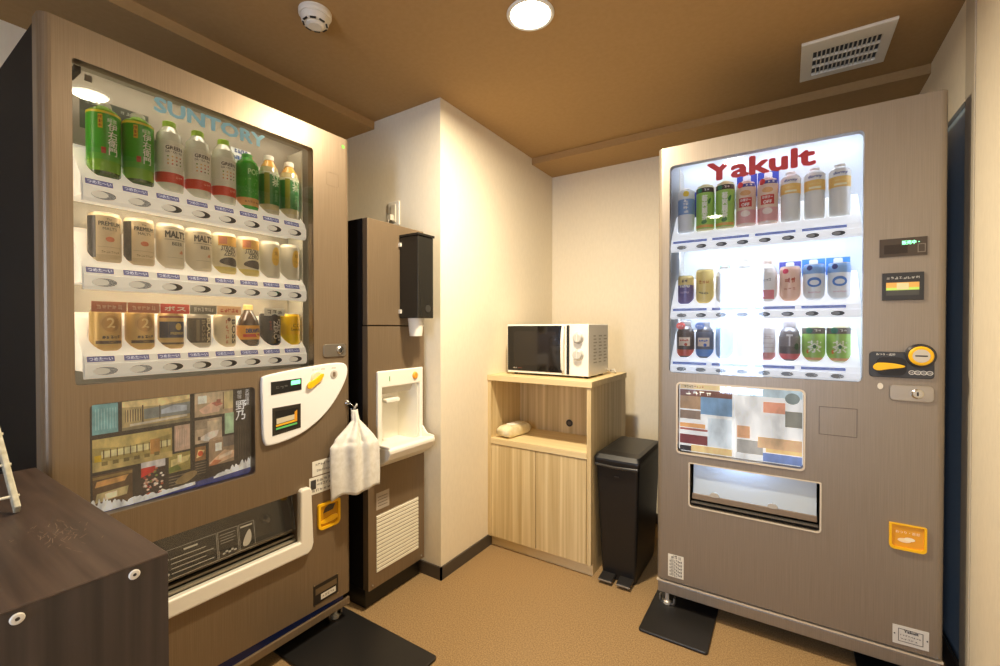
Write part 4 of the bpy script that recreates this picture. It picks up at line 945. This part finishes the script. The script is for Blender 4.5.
bottle('white yoghurt drink bottle with green tag, third in right machine middle row', 'bottle', G, 'R', RCANS[2], z, h=.14, r=.031, body=(240, 240, 236), cap=(240, 240, 236), lab=[(.7, (236, 240, 244))], lz=(.1, 0), neck=.8, cardf=lambda t: card(t, 'R', .125, .142, .016, [(1, (70, 170, 130))], back=-.005))
bottle('white milk drink bottle behind the bright window reflection, fourth in right machine middle row', 'bottle', G, 'R', RCANS[3], z, h=.165, r=.031, body=(242, 242, 238), cap=(242, 240, 226), lab=[(.7, (240, 240, 236))], lz=(.1, 0), neck=.75)
def pk(m, R, h):
    m.patch(-.024, .024, h * .06, h * .28, R, M((220, 130, 140), .4)); m.text('~SOY', 0, h * .52, 0, M((90, 90, 96), .4), wrap=R, width=.024, height=.010)
bottle('white bottle with pink base patches, fifth in right machine middle row', 'bottle', G, 'R', RCANS[4], z, h=.150, r=.031, body=(240, 236, 232), cap=(236, 210, 190), lab=[(.7, (240, 238, 236))], lz=(.05, 0), neck=.75, extra=pk)
def sal(m, R, h):
    m.text('~果汁', 0, h * .60, 0, M((190, 70, 50), .4), wrap=R, width=.030, height=.018, bold=.0005); m.text('~30%', 0, h * .35, 0, M((190, 90, 70), .4), wrap=R, width=.034, height=.008); m.ppoly(ellipse(-.014, h * .86, .010, .009, 12), R, M((214, 60, 90), .4))
can('salmon coloured juice can before a blue hanger card, sixth in right machine middle row', 'can', G, 'R', RCANS[5], z, h=.122, r=.032, bands=((1, (236, 184, 156)),), extra=sal, cardf=bluecard(.095, .146, .033, col=(66, 72, 160)))
def bl(m, R, h):
    m.ppoly(ellipse(0, h * .50, .021, .017, 20), R, M((70, 130, 210), .4)); m.ppoly(ellipse(0, h * .49, .014, .009, 18), R + .0005, M((234, 240, 246), .4)); m.text('~ポストウォーター', 0, h * .22, 0, M((206, 120, 150), .4), wrap=R, width=.036, height=.005); m.ppoly(ellipse(-.014, h * .90, .009, .009, 12), R, M((50, 60, 130), .4))
for i, s in enumerate(('seventh', 'eighth')):
    can('white can with blue wave emblem before blue card, %s in right machine middle row' % s, 'can', 'blue wave cans at right', 'R', RCANS[6 + i], z, h=.124, r=.032, bands=((.78, (232, 238, 244)), (1, (100, 156, 222))), extra=bl, cardf=bluecard(.09, .150, .0335, col=(56, 130, 214)))
G = 'drinks on the bottom shelf at right'
z = RROWS[2][1]
def bk(c1, c2):
    def f(m, R, h):
        m.patch(-.022, .022, h * .32, h * .56, R, M((244, 226, 206), .4)); m.text('~コーヒー', 0, h * .48, 0, M(c1, .4), wrap=R + .0005, width=.032, height=.008, bold=.0004); m.ppoly(ellipse(.006, h * .36, .006, .006, 10), R + .0006, M(c1, .4))
    return f
def disc(c):
    def f(t): m = MB(); m.prism(ellipse(-.014, .124, .017, .014, 22), .026, .028, M(c, .4)); m.text('~NEW', -.014, .124, .028, WINK, width=.020, height=.006); m.build('round_tag', t)
    return f
bottle('black bottle can with red base and red tag, first in right machine bottom row', 'bottle', G, 'R', RCANS[0], z, h=.142, r=.032, body=(50, 44, 44), cap=(90, 84, 80), lab=[(.22, (206, 60, 40)), (.72, (60, 46, 42))], lz=(.04, 0), neck=.72, extra=bk((206, 70, 40), 0), cardf=disc((206, 90, 80)), neck_r=.017)
bottle('black bottle can with blue base and blue tag, second in right machine bottom row', 'bottle', G, 'R', RCANS[1], z, h=.140, r=.032, body=(50, 52, 60), cap=(90, 92, 100), lab=[(.24, (50, 120, 206)), (.72, (56, 66, 90))], lz=(.04, 0), neck=.72, extra=bk((60, 110, 200), 0), cardf=disc((120, 146, 206)), neck_r=.017)
can('blue edged can beside the bright window reflection, third in right machine bottom row', 'can', G, 'R', RCANS[2], z, h=.125, r=.031, bands=((1, (150, 186, 230)),))
can('white can behind the bright window reflection, fourth in right machine bottom row', 'can', G, 'R', RCANS[3], z, h=.125, r=.031, bands=((1, (238, 238, 236)),))
def wr(m, R, h):
    for i in range(4): m.patch(-.024, .024, h * (.36 + .13 * i), h * (.37 + .13 * i), R, M((190, 170, 170), .4))
    m.text('~MILK', 0, h * .68, 0, M((170, 140, 140), .4), wrap=R, width=.024, height=.008)
can('slim white can with a dusty red base, fifth in right machine bottom row', 'can', G, 'R', RCANS[4], z, h=.124, r=.027, bands=((.18, (196, 110, 110)), (1, (232, 228, 228))), extra=wr)
def dk(m, R, h):
    m.text('T', 0, h * .52, 0, M((226, 226, 226), .4), wrap=R, width=.018, height=.040, bold=.0008); m.ppoly(ellipse(.022, h * .36, .008, .012, 12), R, M((50, 90, 60), .4))
bottle('dark grey bottle can with red base, sixth in right machine bottom row', 'bottle', G, 'R', RCANS[5], z, h=.140, r=.032, body=(84, 80, 84), cap=(130, 124, 126), lab=[(.18, (206, 60, 70)), (.36, (60, 54, 60)), (.62, (96, 90, 94))], lz=(.04, 0), neck=.66, extra=dk, neck_r=.017, cap_h=.02)
def gt2(m, R, h):
    m.ppoly(ellipse(-.014, h * .74, .011, .010, 14), R + .0008, M((40, 110, 90), .4)); m.text('~冷茶', .010, h * .74, 0, WINK, wrap=R + .0006, width=.018, height=.008); m.text('茶', .002, h * .36, 0, M((246, 250, 226), .4), wrap=R, height=.040, bold=.0010); m.ppoly(ellipse(.002, h * .36, .005, .007, 10), R + .0003, M((40, 120, 50), .4)); m.ppoly(ellipse(-.018, h * .24, .004, .007, 8), R, M((226, 120, 60), .4))
for i, s in enumerate(('seventh', 'eighth')):
    bottle('small lime green tea bottle with dark band, %s in right machine bottom row' % s, 'bottle', 'small lime green teas at right', 'R', RCANS[6 + i], z, h=.145, r=.033, body=(206, 206, 160), cap=(216, 206, 170), lab=[(.10, (226, 150, 90)), (.66, (140, 196, 60)), (.80, (56, 50, 40))], lz=(.04, 0), neck=.80, extra=gt2)

# ================================================================ WATER DISPENSER
t = empty('water_dispenser', (-1.37, 1.165, 0), PI / 2, 'narrow bronze water dispenser with white drinking niche beside the left vending machine', 'water dispenser')
WD = .318; D = .45
m = MB(); m.box(0, .004, .085, WD, D, 1.552, BODY); m.box(-.0005, .03, .085, .0, D, 1.552, SHADEDSIDE)
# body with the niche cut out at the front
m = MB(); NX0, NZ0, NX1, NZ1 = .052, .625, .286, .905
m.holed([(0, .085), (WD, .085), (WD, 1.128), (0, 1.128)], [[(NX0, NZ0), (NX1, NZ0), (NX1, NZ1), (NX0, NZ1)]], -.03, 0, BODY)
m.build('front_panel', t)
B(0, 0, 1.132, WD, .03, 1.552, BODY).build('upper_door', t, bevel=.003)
m = MB(); m.box(0, .031, .085, .008, D, 1.552, SHADEDSIDE); m.box(WD - .008, .031, .085, WD, D, 1.552, SHADEDSIDE); m.box(.008, .031, 1.54, WD - .008, D, 1.552, SHADEDSIDE); m.box(.008, D - .01, .085, WD - .008, D, 1.54, SHADEDSIDE); m.box(.008, .031, .085, WD - .008, D - .01, .10, SHADEDSIDE)
m.build('cabinet', t)
m = MB(); m.box(.01, .03, 0.004, WD - .005, D - .02, .085, BLACK); m.build('plinth', t)
NW = M((242, 238, 226), .4)
m = MB(); fx0, fz0, fx1, fz1 = .040, .60, .300, .948
m.holed([(fx0, fz0), (fx1, fz0), (fx1, fz1), (fx0, fz1)], [[(NX0 + .012, NZ0), (NX1 - .006, NZ0), (NX1 - .006, .880), (NX0 + .012, .880)]], 0, .012, NW)
fr = m.build('niche_frame', t, bevel=.005, seg=3)
m = MB(); dp = .12
a0, a1 = NX0 + .002, NX1 - .002
m.box(a0, .0, NZ0 - .002, a0 + .008, dp, NZ1 - .002, NW); m.box(a1 - .008, 0, NZ0 - .002, a1, dp, NZ1 - .002, NW); m.box(a0, dp, NZ0 - .002, a1, dp + .006, NZ1 - .002, NW); m.box(a0, 0, NZ1 - .012, a1, dp, NZ1 - .002, NW); m.box(a0, 0, NZ0 - .002, a1, dp, NZ0 + .006, NW)
m.side([(.02, NZ1 - .012), (dp, NZ1 - .012), (dp, NZ1 - .075), (.045, NZ1 - .060)], a0 + .008, a1 - .008, M((206, 198, 182), .45))
m.build('niche', t)
m = MB(); m.prism(rrect(.095, .813, .170, .830, .006), -.045, .002, NW); m.build('water_outlet', t, bevel=.003)
# protruding tray
m = MB()
prof = [(0.0, .600), (.0, .640), (-.072, .650), (-.084, .644), (-.084, .630), (-.072, .604), (-.03, .575), (0, .560)]
m.side([(y, zz) for y, zz in prof], .036, .300, NW)
m.build('drip_tray', t, bevel=.006, seg=3)
m = MB(); m.side([(.0, .640), (-.080, .640), (-.080, .654), (-.04, .658), (-.012, .690), (0, .700)], .290, .300, NW); m.box(.036, -.076, .645, .046, -.0, .658, NW); m.build('tray_rim', t, bevel=.004)
m = MB(); m.lathe([(.016, 0), (.015, .004), (.011, .007)], M((240, 160, 50), .4), c=(.248, -.012, .915), axis='y', n=24); m.build('push_button', t)
m = MB(); m.prism([(.100, .904), (.104, .904), (.104, .924), (.100, .924)], .012, .0128, M((70, 170, 80), .4)); m.build('indicator', t)
m = MB(); m.prism([(.040, .392), (.108, .392), (.108, .460), (.040, .460)], 0, .0012, M((176, 164, 148), .5))
for i in range(4): m.flat([(.048, .405 + .012 * i), (.098, .405 + .012 * i), (.098, .408 + .012 * i), (.048, .408 + .012 * i)], .0014, M((110, 100, 88), .5))
m.build('sticker', t)
m = MB(); m.holed([(.040, .143), (.278, .143), (.278, .372), (.040, .372)], [[(.0405, .1435), (.2775, .1435), (.2775, .3715), (.0405, .3715)]], 0, .001, CREAMW)
n = 15
for i in range(n):
    za = .143 + .229 * i / n
    m.side([(-.003, za + .001), (-.003, za + .0105), (0.001, za + .0125), (.001, za + .001)], .040, .278, M((240, 234, 214), .4))
m.build('vent_grille', t)
for x in (.02, WD - .02):
    m = MB(); m.lathe([(.004, 0), (.003, .003)], STEEL, c=(x, 0, .10), axis='y', n=10); m.build('screw', t)

t = empty('cup_dispenser', (-1.37, 1.335, 1.162), PI / 2, 'tall black cup holder with paper cup, fixed to the front of the water dispenser', 'cup holder')
BK = M((40, 38, 34), .25)
m = MB(); m.plan([(0, -.0), (.0, -.105), (.094, -.105), (.094, -.0)][::-1], 0, .340, BK, ); m.build('housing', t, bevel=.003)
m = MB(); m.plan([(-.003, -.0), (-.003, -.110), (.098, -.110), (.098, -.0)][::-1], .340, .350, BK); m.build('lid', t, bevel=.002)
m = MB(); m.lathe([(.016, 0), (.016, .0015)], M((60, 58, 54), .3), c=(.06, -.105, .04), axis='y', n=20); m.build('round_emblem', t)
m = MB(); m.lathe([(.026, -.075), (.034, .002)], M((240, 236, 224), .4), c=(.040, -.055, 0), n=22); m.build('paper_cup', t)
for zz in (.02, .30):
    m = MB(); m.box(-.006, -.012, zz, .0, -.0, zz + .016, CREAMW); m.build('clip', t)

# cord plug and socket on wall
t = empty('wall_socket', (-1.572, PY, 1.665), 0, 'white wall socket plate with plugged cord above the water dispenser', 'wall socket')
m = MB(); m.prism(rrect(-.036, -.058, .036, .058, .004), 0, .006, CREAMW); m.build('plate', t, bevel=.002)
m = MB(); m.box(-.014, -.010, -.040, .014, -.006, .040, M((216, 208, 190), .4)); m.build('insert', t)
m = MB(); m.box(-.020, -.030, -.034, .004, -.010, -.008, M((206, 200, 184), .4)); m.tube([(-.008, -.028, -.030), (-.010, -.034, -.05), (-.012, -.03, -.085), (-.014, -.02, -.112)], .0035, M((170, 160, 144), .5)); m.build('plug', t)

# ================================================================ KITCHEN CABINET
t = empty('microwave_cabinet', (-1.2855, 1.868, 0), 0, 'light oak cabinet with open niche over two doors under the microwave oven', 'cabinet')
CW, CD, TH = .5575, .50, .020
m = MB(); m.box(0, -.006, .854, CW + .006, CD, .882, OAKX); m.build('top', t, bevel=.0015)
B(0, 0, .055, TH, CD, .854, OAK).build('side_panel', t); B(CW - TH, 0, .055, CW, CD, .854, OAK).build('side_panel', t)
m = MB(); m.box(0, .026, 0, CW, CD, .055, OAKX); m.build('plinth', t)
B(TH, .297, .055, CW - TH, .309, .854, OAK).build('back_panel', t)
B(TH, -.004, .532, CW - TH, .297, .5615, OAKX).build('shelf', t, bevel=.0015)
hm = CW / 2
B(TH + .002, 0, .058, hm - .002, .018, .529, OAK).build('door', t); B(hm + .002, 0, .058, CW - TH - .002, .018, .529, OAK).build('door', t)
m = MB(); m.lathe([(.019, 0), (.019, .002), (.016, .003)], M((50, 42, 36), .5), c=(.3215, .297, .617), axis='y', n=24); m.lathe([(.009, 0), (.009, .005)], M((84, 74, 64), .5), c=(.3215, .297, .617), axis='y', n=16); m.build('cable_grommet', t)

t = empty('tissue_pack', (-1.192, 1.975, .562), math.radians(-8), 'soft cream pack of wet wipes on the shelf of the oak cabinet', 'wet wipes')
TP = noise_mat('film_wrap', (222, 206, 160), (240, 230, 196), (30, 30, 30), .35, bump=.5)
vs_, fs_ = [], []
N = 14; K = 16
for i in range(N + 1):
    x = -.095 + .19 * i / N; e = min(1, min(i, N - i) / 2.0); e = .55 + .45 * e
    for k in range(K):
        a = 2 * PI * k / K; c, s = math.cos(a), math.sin(a)
        yy = .042 * (abs(c) ** .5) * (1 if c > 0 else -1) ; zz = .030 + .030 * e * (abs(s) ** .5) * (1 if s > 0 else -1)
        if s > 0: zz += .003 * math.sin(i * 1.9 + k)
        vs_.append((yy * (0.9 + .1 * e), x, zz if s <= 0 else zz))
for i in range(N):
    for k in range(K): fs_.append((i * K + k, i * K + (k + 1) % K, (i + 1) * K + (k + 1) % K, (i + 1) * K + k))
fs_.append(tuple(range(K))); fs_.append(tuple(range(N * K, N * K + K))[::-1])
m = MB(); m.add(vs_, fs_, TP, smooth=True); m.build('wrapper', t, fixn=True)
m = MB(); m.plan(rrect(-.022, -.045, .022, .045, .012), .0595, .063, M((248, 244, 232), .35)); m.build('flap_sticker', t, bevel=.001)

# microwave
t = empty('microwave_oven', (-1.221, 1.955, .882), 0, 'white microwave oven with black door and two knobs on the oak cabinet', 'microwave oven')
t.scale = (.967, 1, 1)
MW, MD, Z0, Z1 = .462, .268, .010, .258
MWW = M((238, 234, 224), .35)
m = MB(); m.box(0, .014, Z0, MW, MD, Z1, MWW); m.build('housing', t, bevel=.004)
B(0, .0, Z0 + .001, .358, .014, Z1 - .001, MWW).build('door', t, bevel=.002)
dr = t.children[-1] if t.children else None
m = MB(); m.prism([(.004, Z0 + .012), (.322, Z0 + .012), (.322, Z1 - .008), (.004, Z1 - .008)], 0, .002, M((20, 17, 16), .06, key='black_glass')); m.prism([(.040, Z0 + .040), (.290, Z0 + .040), (.290, Z1 - .035), (.040, Z1 - .035)], .0015, .0024, M((34, 29, 26), .08, key='black_glass'))
m.text('~SANYO', .050, Z0 + .026, .002, M((206, 200, 190), .5), width=.024, height=.006); m.text('~600W 1', .080, Z0 + .026, .002, M((150, 80, 60), .5), width=.024, height=.005)
m.build('door_glass', t)
m = MB(); hp = [(.330, -.003, Z0 + .012), (.331, -.014, Z0 + .03), (.333, -.024, Z0 + .08), (.334, -.026, (Z0 + Z1) / 2), (.333, -.024, Z1 - .08), (.331, -.014, Z1 - .03), (.330, -.003, Z1 - .012)]
m.tube(hp, .0085, MWW, n=10); m.build('handle', t)
m = MB(); m.prism([(.346, Z0 + .006), (.360, Z0 + .006), (.360, Z1 - .006), (.346, Z1 - .006)], 0, .001, DARK); m.build('handle_gap', t)
m = MB(); m.prism([(.362, Z0 + .001), (MW, Z0 + .001), (MW, Z1 - .001), (.362, Z1 - .001)], -.014, .002, MWW); m.build('control_panel', t, bevel=.002)
for zz, s in ((.192, 'POWER'), (.112, 'TIMER')):
    m = MB(); m.lathe([(.028, 0), (.028, .003), (.0245, .006), (.022, .020), (.019, .022)], M((196, 194, 186), .35), c=(.410, -.002, zz), axis='y', n=30); m.box(.4085, -.0265, zz - .016, .4115, -.022, zz + .016, M((226, 222, 214), .4)); m.build('knob', t)
m = MB(); 
tfm = Matrix.Translation((MW + .0006, 0, 0)) @ Matrix.Rotation(PI / 2, 4, 'Z')
ink = M((186, 178, 162), .5)
m2 = MB()
for i in range(9):
    for j in range(3):
        yy = .06 + .07 * j; zz = .07 + .016 * i
        m2.add([(MW + .0006, yy, zz), (MW + .0006, yy + .045 - .008 * ((i + j) % 3), zz), (MW + .0006, yy + .045 - .008 * ((i + j) % 3), zz + .006), (MW + .0006, yy, zz + .006)], [(0, 1, 2, 3)], ink)
m2.build('side_label', t)
for x in (.03, MW - .03):
    for y in (.04, MD - .03): 
        m = MB(); m.lathe([(.010, 0), (.012, Z0 + .002)], BLACK, c=(x, y, 0), n=14); m.build('foot', t)
m = MB(); m.tube([(MW + .0, MD - .03, .03), (MW + .018, MD + .0, .012), (MW + .028, MD + .04, .006), (MW + .01, MD + .07, .02), (MW - .04, MD + .072, .006), (MW - .05, MD + .09, .005)], .0035, M((226, 220, 206), .5)); m.build('power_cord', t)

# pedal bin
t = empty('pedal_bin', (-.6185, 1.884, 0), 0, 'tall slim black pedal bin with two pedals beside the oak cabinet', 'bin')
BN = M((24, 23, 23), .38)
def loft(m, rings, mat):
    n = len(rings[0]); vs = [p for r in rings for p in r]
    m.add(vs, [(j * n + k, j * n + (k + 1) % n, (j + 1) * n + (k + 1) % n, (j + 1) * n + k) for j in range(len(rings) - 1) for k in range(n)], mat, smooth=False)
    m.add(rings[0], [tuple(range(n))[::-1]], mat); m.add(rings[-1], [tuple(range(n))], mat)
def brect(hx, y0, y1, z, r=.015): return [(x, y, z) for x, y in rrect(-hx, y0, hx, y1, r, 4)]
m = MB(); loft(m, [brect(.073, .035, .36, .004), brect(.078, .030, .365, .05), brect(.095, .005, .385, .512), brect(.096, .003, .386, .527)], BN); m.build('body', t, fixn=True)
m = MB(); loft(m, [brect(.100, -.006, .392, .520), brect(.102, -.008, .394, .538), brect(.102, -.006, .392, .546), brect(.094, .012, .378, .562), brect(.078, .06, .36, .567)], BN); m.build('lid', t, fixn=True, bevel=.0015)
m = MB(); m.tube([(-.094, -.004, .517), (0, -.012, .515), (.094, -.004, .517)], .007, M((52, 50, 48), .3)); m.build('front_rim', t)
for sx, rr in ((-.042, .0), (.038, 0)):
    m = MB(); m.side([(.045, .030), (-.022, .022), (-.026, .014), (.045, .016)], sx - .030, sx + .030, M((40, 38, 37), .35)); m.box(sx - .030, -.027, .013, sx + .030, -.023, .020, M((150, 140, 126), .3, .4)); m.build('pedal', t, bevel=.002)
m = MB(); m.prism(rrect(-.010, .470, .010, .474, .001), -.004, -.002, M((70, 66, 62), .4)); m.build('badge', t)

# ================================================================ CLOTH AND HOOK
t = empty('wall_hook', (-1.40, 1.092, .836), PI / 2, 'small chrome magnetic hook on the right edge of the left vending machine', 'hook')
m = MB(); m.lathe([(.012, 0), (.012, .004), (.007, .010)], CHROME, c=(0, 0, 0), axis='y', n=18); m.build('magnet_base', t)
m = MB(); m.tube([(0, -.010, 0), (.004, -.020, -.004), (.010, -.026, -.014), (.010, -.022, -.022), (.006, -.016, -.024), (.002, -.014, -.020)], .0015, CHROME); m.build('hook_wire', t)
CLOTH = noise_mat('cotton_cloth', (226, 222, 210), (238, 235, 226), (60, 60, 60), .9, bump=.6, bscale=(700, 700, 700), spec=.1)
t = empty('hanging_cloth', (-1.376, 1.100, .812), 0, 'white cotton cloth hanging from the chrome hook on the left vending machine', 'cloth')
# rows down the cloth: height, left edge (x, y), right edge (x, y)
CR = [(.000, (.004, -.009), (.004, .010)), (-.022, (.006, -.011), (.008, .012)), (-.040, (.008, -.011), (.012, .014)), (-.062, (.006, -.035), (.024, .030)), (-.098, (.002, -.080), (.052, .050)), (-.112, (.002, -.088), (.060, .056)), (-.124, (.002, -.102), (.068, .062)), (-.180, (.002, -.104), (.070, .064)), (-.240, (.003, -.102), (.071, .064)), (-.290, (.003, -.100), (.071, .062))]
def cloth_grid():
    g = []; NS = 40; fine = []
    for j in range(len(CR) - 1):
        for q_ in range(5):
            f = q_ / 5; a, b = CR[j], CR[j + 1]
            fine.append((a[0] * (1 - f) + b[0] * f, [a[1][i] * (1 - f) + b[1][i] * f for i in (0, 1)], [a[2][i] * (1 - f) + b[2][i] * f for i in (0, 1)]))
    fine.append(CR[-1])
    for zz, l, r_ in fine:
        dn = -zz / .29; row = []
        for i in range(NS + 1):
            s_ = i / NS
            fold = .020 * math.exp(-((s_ - .42 - .06 * dn) / .10) ** 2) + .010 * math.exp(-((s_ - .75) / .08) ** 2) - .008 * math.exp(-((s_ - .60) / .07) ** 2) + .004 * math.sin(s_ * 19)
            fold *= min(1, dn * 3) * (1 - .55 * dn); ed = math.sin(PI * s_) ** .5
            x = l[0] + (r_[0] - l[0]) * s_ + (fold + .012 * ed) * .80; y = l[1] + (r_[1] - l[1]) * s_ - fold * .5
            hem = max(0, (dn - .7) / .3)
            row.append((x, y, zz - hem * (.016 * (1 - s_) + .010 * math.exp(-(s_ / .10) ** 2) - .006 * math.sin(s_ * 9))))
        g.append(row)
    return g
m = MB(); g = cloth_grid(); NR, NC = len(g), len(g[0])
m.add([p for r_ in g for p in r_], [(j * NC + i, j * NC + i + 1, (j + 1) * NC + i + 1, (j + 1) * NC + i) for j in range(NR - 1) for i in range(NC - 1)], CLOTH, smooth=True)
o = m.build('fabric', t); so = o.modifiers.new('s', 'SOLIDIFY'); so.thickness = .004
m = MB(); m.tube([(0, .004, .0), (.012, .0, .012), (.016, .004, .022), (.010, .008, .014), (.004, .006, .0)], .003, CLOTH); m.build('loop', t)

# ================================================================ COUNTER AT LEFT
t = empty('low_cabinet', (-1.035, -.25, 0), 0, 'dark wood low cabinet with scuffed top in the left foreground', 'cabinet')
hx, hy = .335, .505; TZ = .817
m = MB(); m.box(-hx, -hy, TZ - .003, hx, hy, TZ, WENGET)
m.build('top', t, bevel=.0012)
m = MB(); m.box(hx - .022, -hy + .0, .0, hx - .001, hy, TZ - .003, WENGE); m.build('side_panel', t)
m = MB(); m.box(-hx, -hy, 0, -hx + .02, hy, TZ - .003, WENGE); m.build('side_panel', t)
B(-hx + .02, hy - .02, 0, hx - .022, hy, TZ - .003, WENGE).build('end_panel', t)
B(-hx + .02, -hy, 0, hx - .022, -hy + .02, TZ - .003, WENGE).build('end_panel', t)
for y, z in ((.4465, .776), (.349, .770)): pass
def screw_cap(y, z):
    m = MB(); m.lathe([(.0062, 0), (.0062, .0010), (.0052, .0022), (.0022, .0024), (.002, .0012), (.0, .0012)], M((222, 214, 198), .4), axis='x', n=24, caps=False)
    m.lathe([(.0020, .0018), (.0, .0018)], M((60, 54, 48), .5), axis='x', n=12, caps=False)
    m.build('screw_cap', t, loc=(hx - .001, y, z))
screw_cap(.468, .806 - .002); screw_cap(.365, .806 - .002)
m = MB(); random.seed(11)
SC = M((150, 130, 108), .6)
for i in range(70):
    a = random.gauss(0, 1); b_ = random.gauss(0, 1)
    cx = .130 + .030 * a; cy = .440 + .018 * b_
    l = random.uniform(.002, .009); an = random.uniform(-.9, .9); wv = .0005
    dx, dy = math.cos(an) * l, math.sin(an) * l
    m.add([(cx - dx - wv, cy - dy, TZ + .0002), (cx + dx, cy + dy - wv, TZ + .0002), (cx + dx + wv, cy + dy, TZ + .0002), (cx - dx, cy - dy + wv, TZ + .0002)], [(0, 1, 2, 3)], SC)
m.build('scuff_mark', t)

t = empty('small_easel', (-1.05, .174, TZ), 0, 'pale slanted leg of a small stand on the dark cabinet, at the left photo edge', 'stand')
PL = noise_mat('pale_plastic', (176, 168, 140), (206, 200, 176), (60, 60, 60), .4)
def slat(m, a, b, wd, mat):
    a = Vector(a); b = Vector(b); d = (b - a).normalized(); n_ = d.cross(Vector((0, 1, 0))).normalized(); u_ = Vector((0, 1, 0))
    vs_ = [tuple(p + n_ * i * wd / 2 + u_ * j * .004) for p in (a, b) for i, j in ((-1, -1), (1, -1), (1, 1), (-1, 1))]
    m.add(vs_, [(3, 2, 1, 0), (4, 5, 6, 7), (0, 1, 5, 4), (1, 2, 6, 5), (2, 3, 7, 6), (3, 0, 4, 7)], mat)
for yy in (0, -.14):
    m = MB(); slat(m, (0, yy, .007), (-.17, yy, .135), .016, PL); m.build('leg', t, bevel=.002, fixn=True)
for k_ in (.12, .45, .8):
    m = MB(); m.tube([(-.17 * k_, .006, .007 + .128 * k_ + .003), (-.17 * k_, -.146, .007 + .128 * k_ + .003)], .0025, M((226, 220, 196), .35)); m.build('rung', t)
m = MB(); slat(m, (-.165, -.07, .128), (-.20, -.07, .002), .012, PL); m.build('back_leg', t, fixn=True)
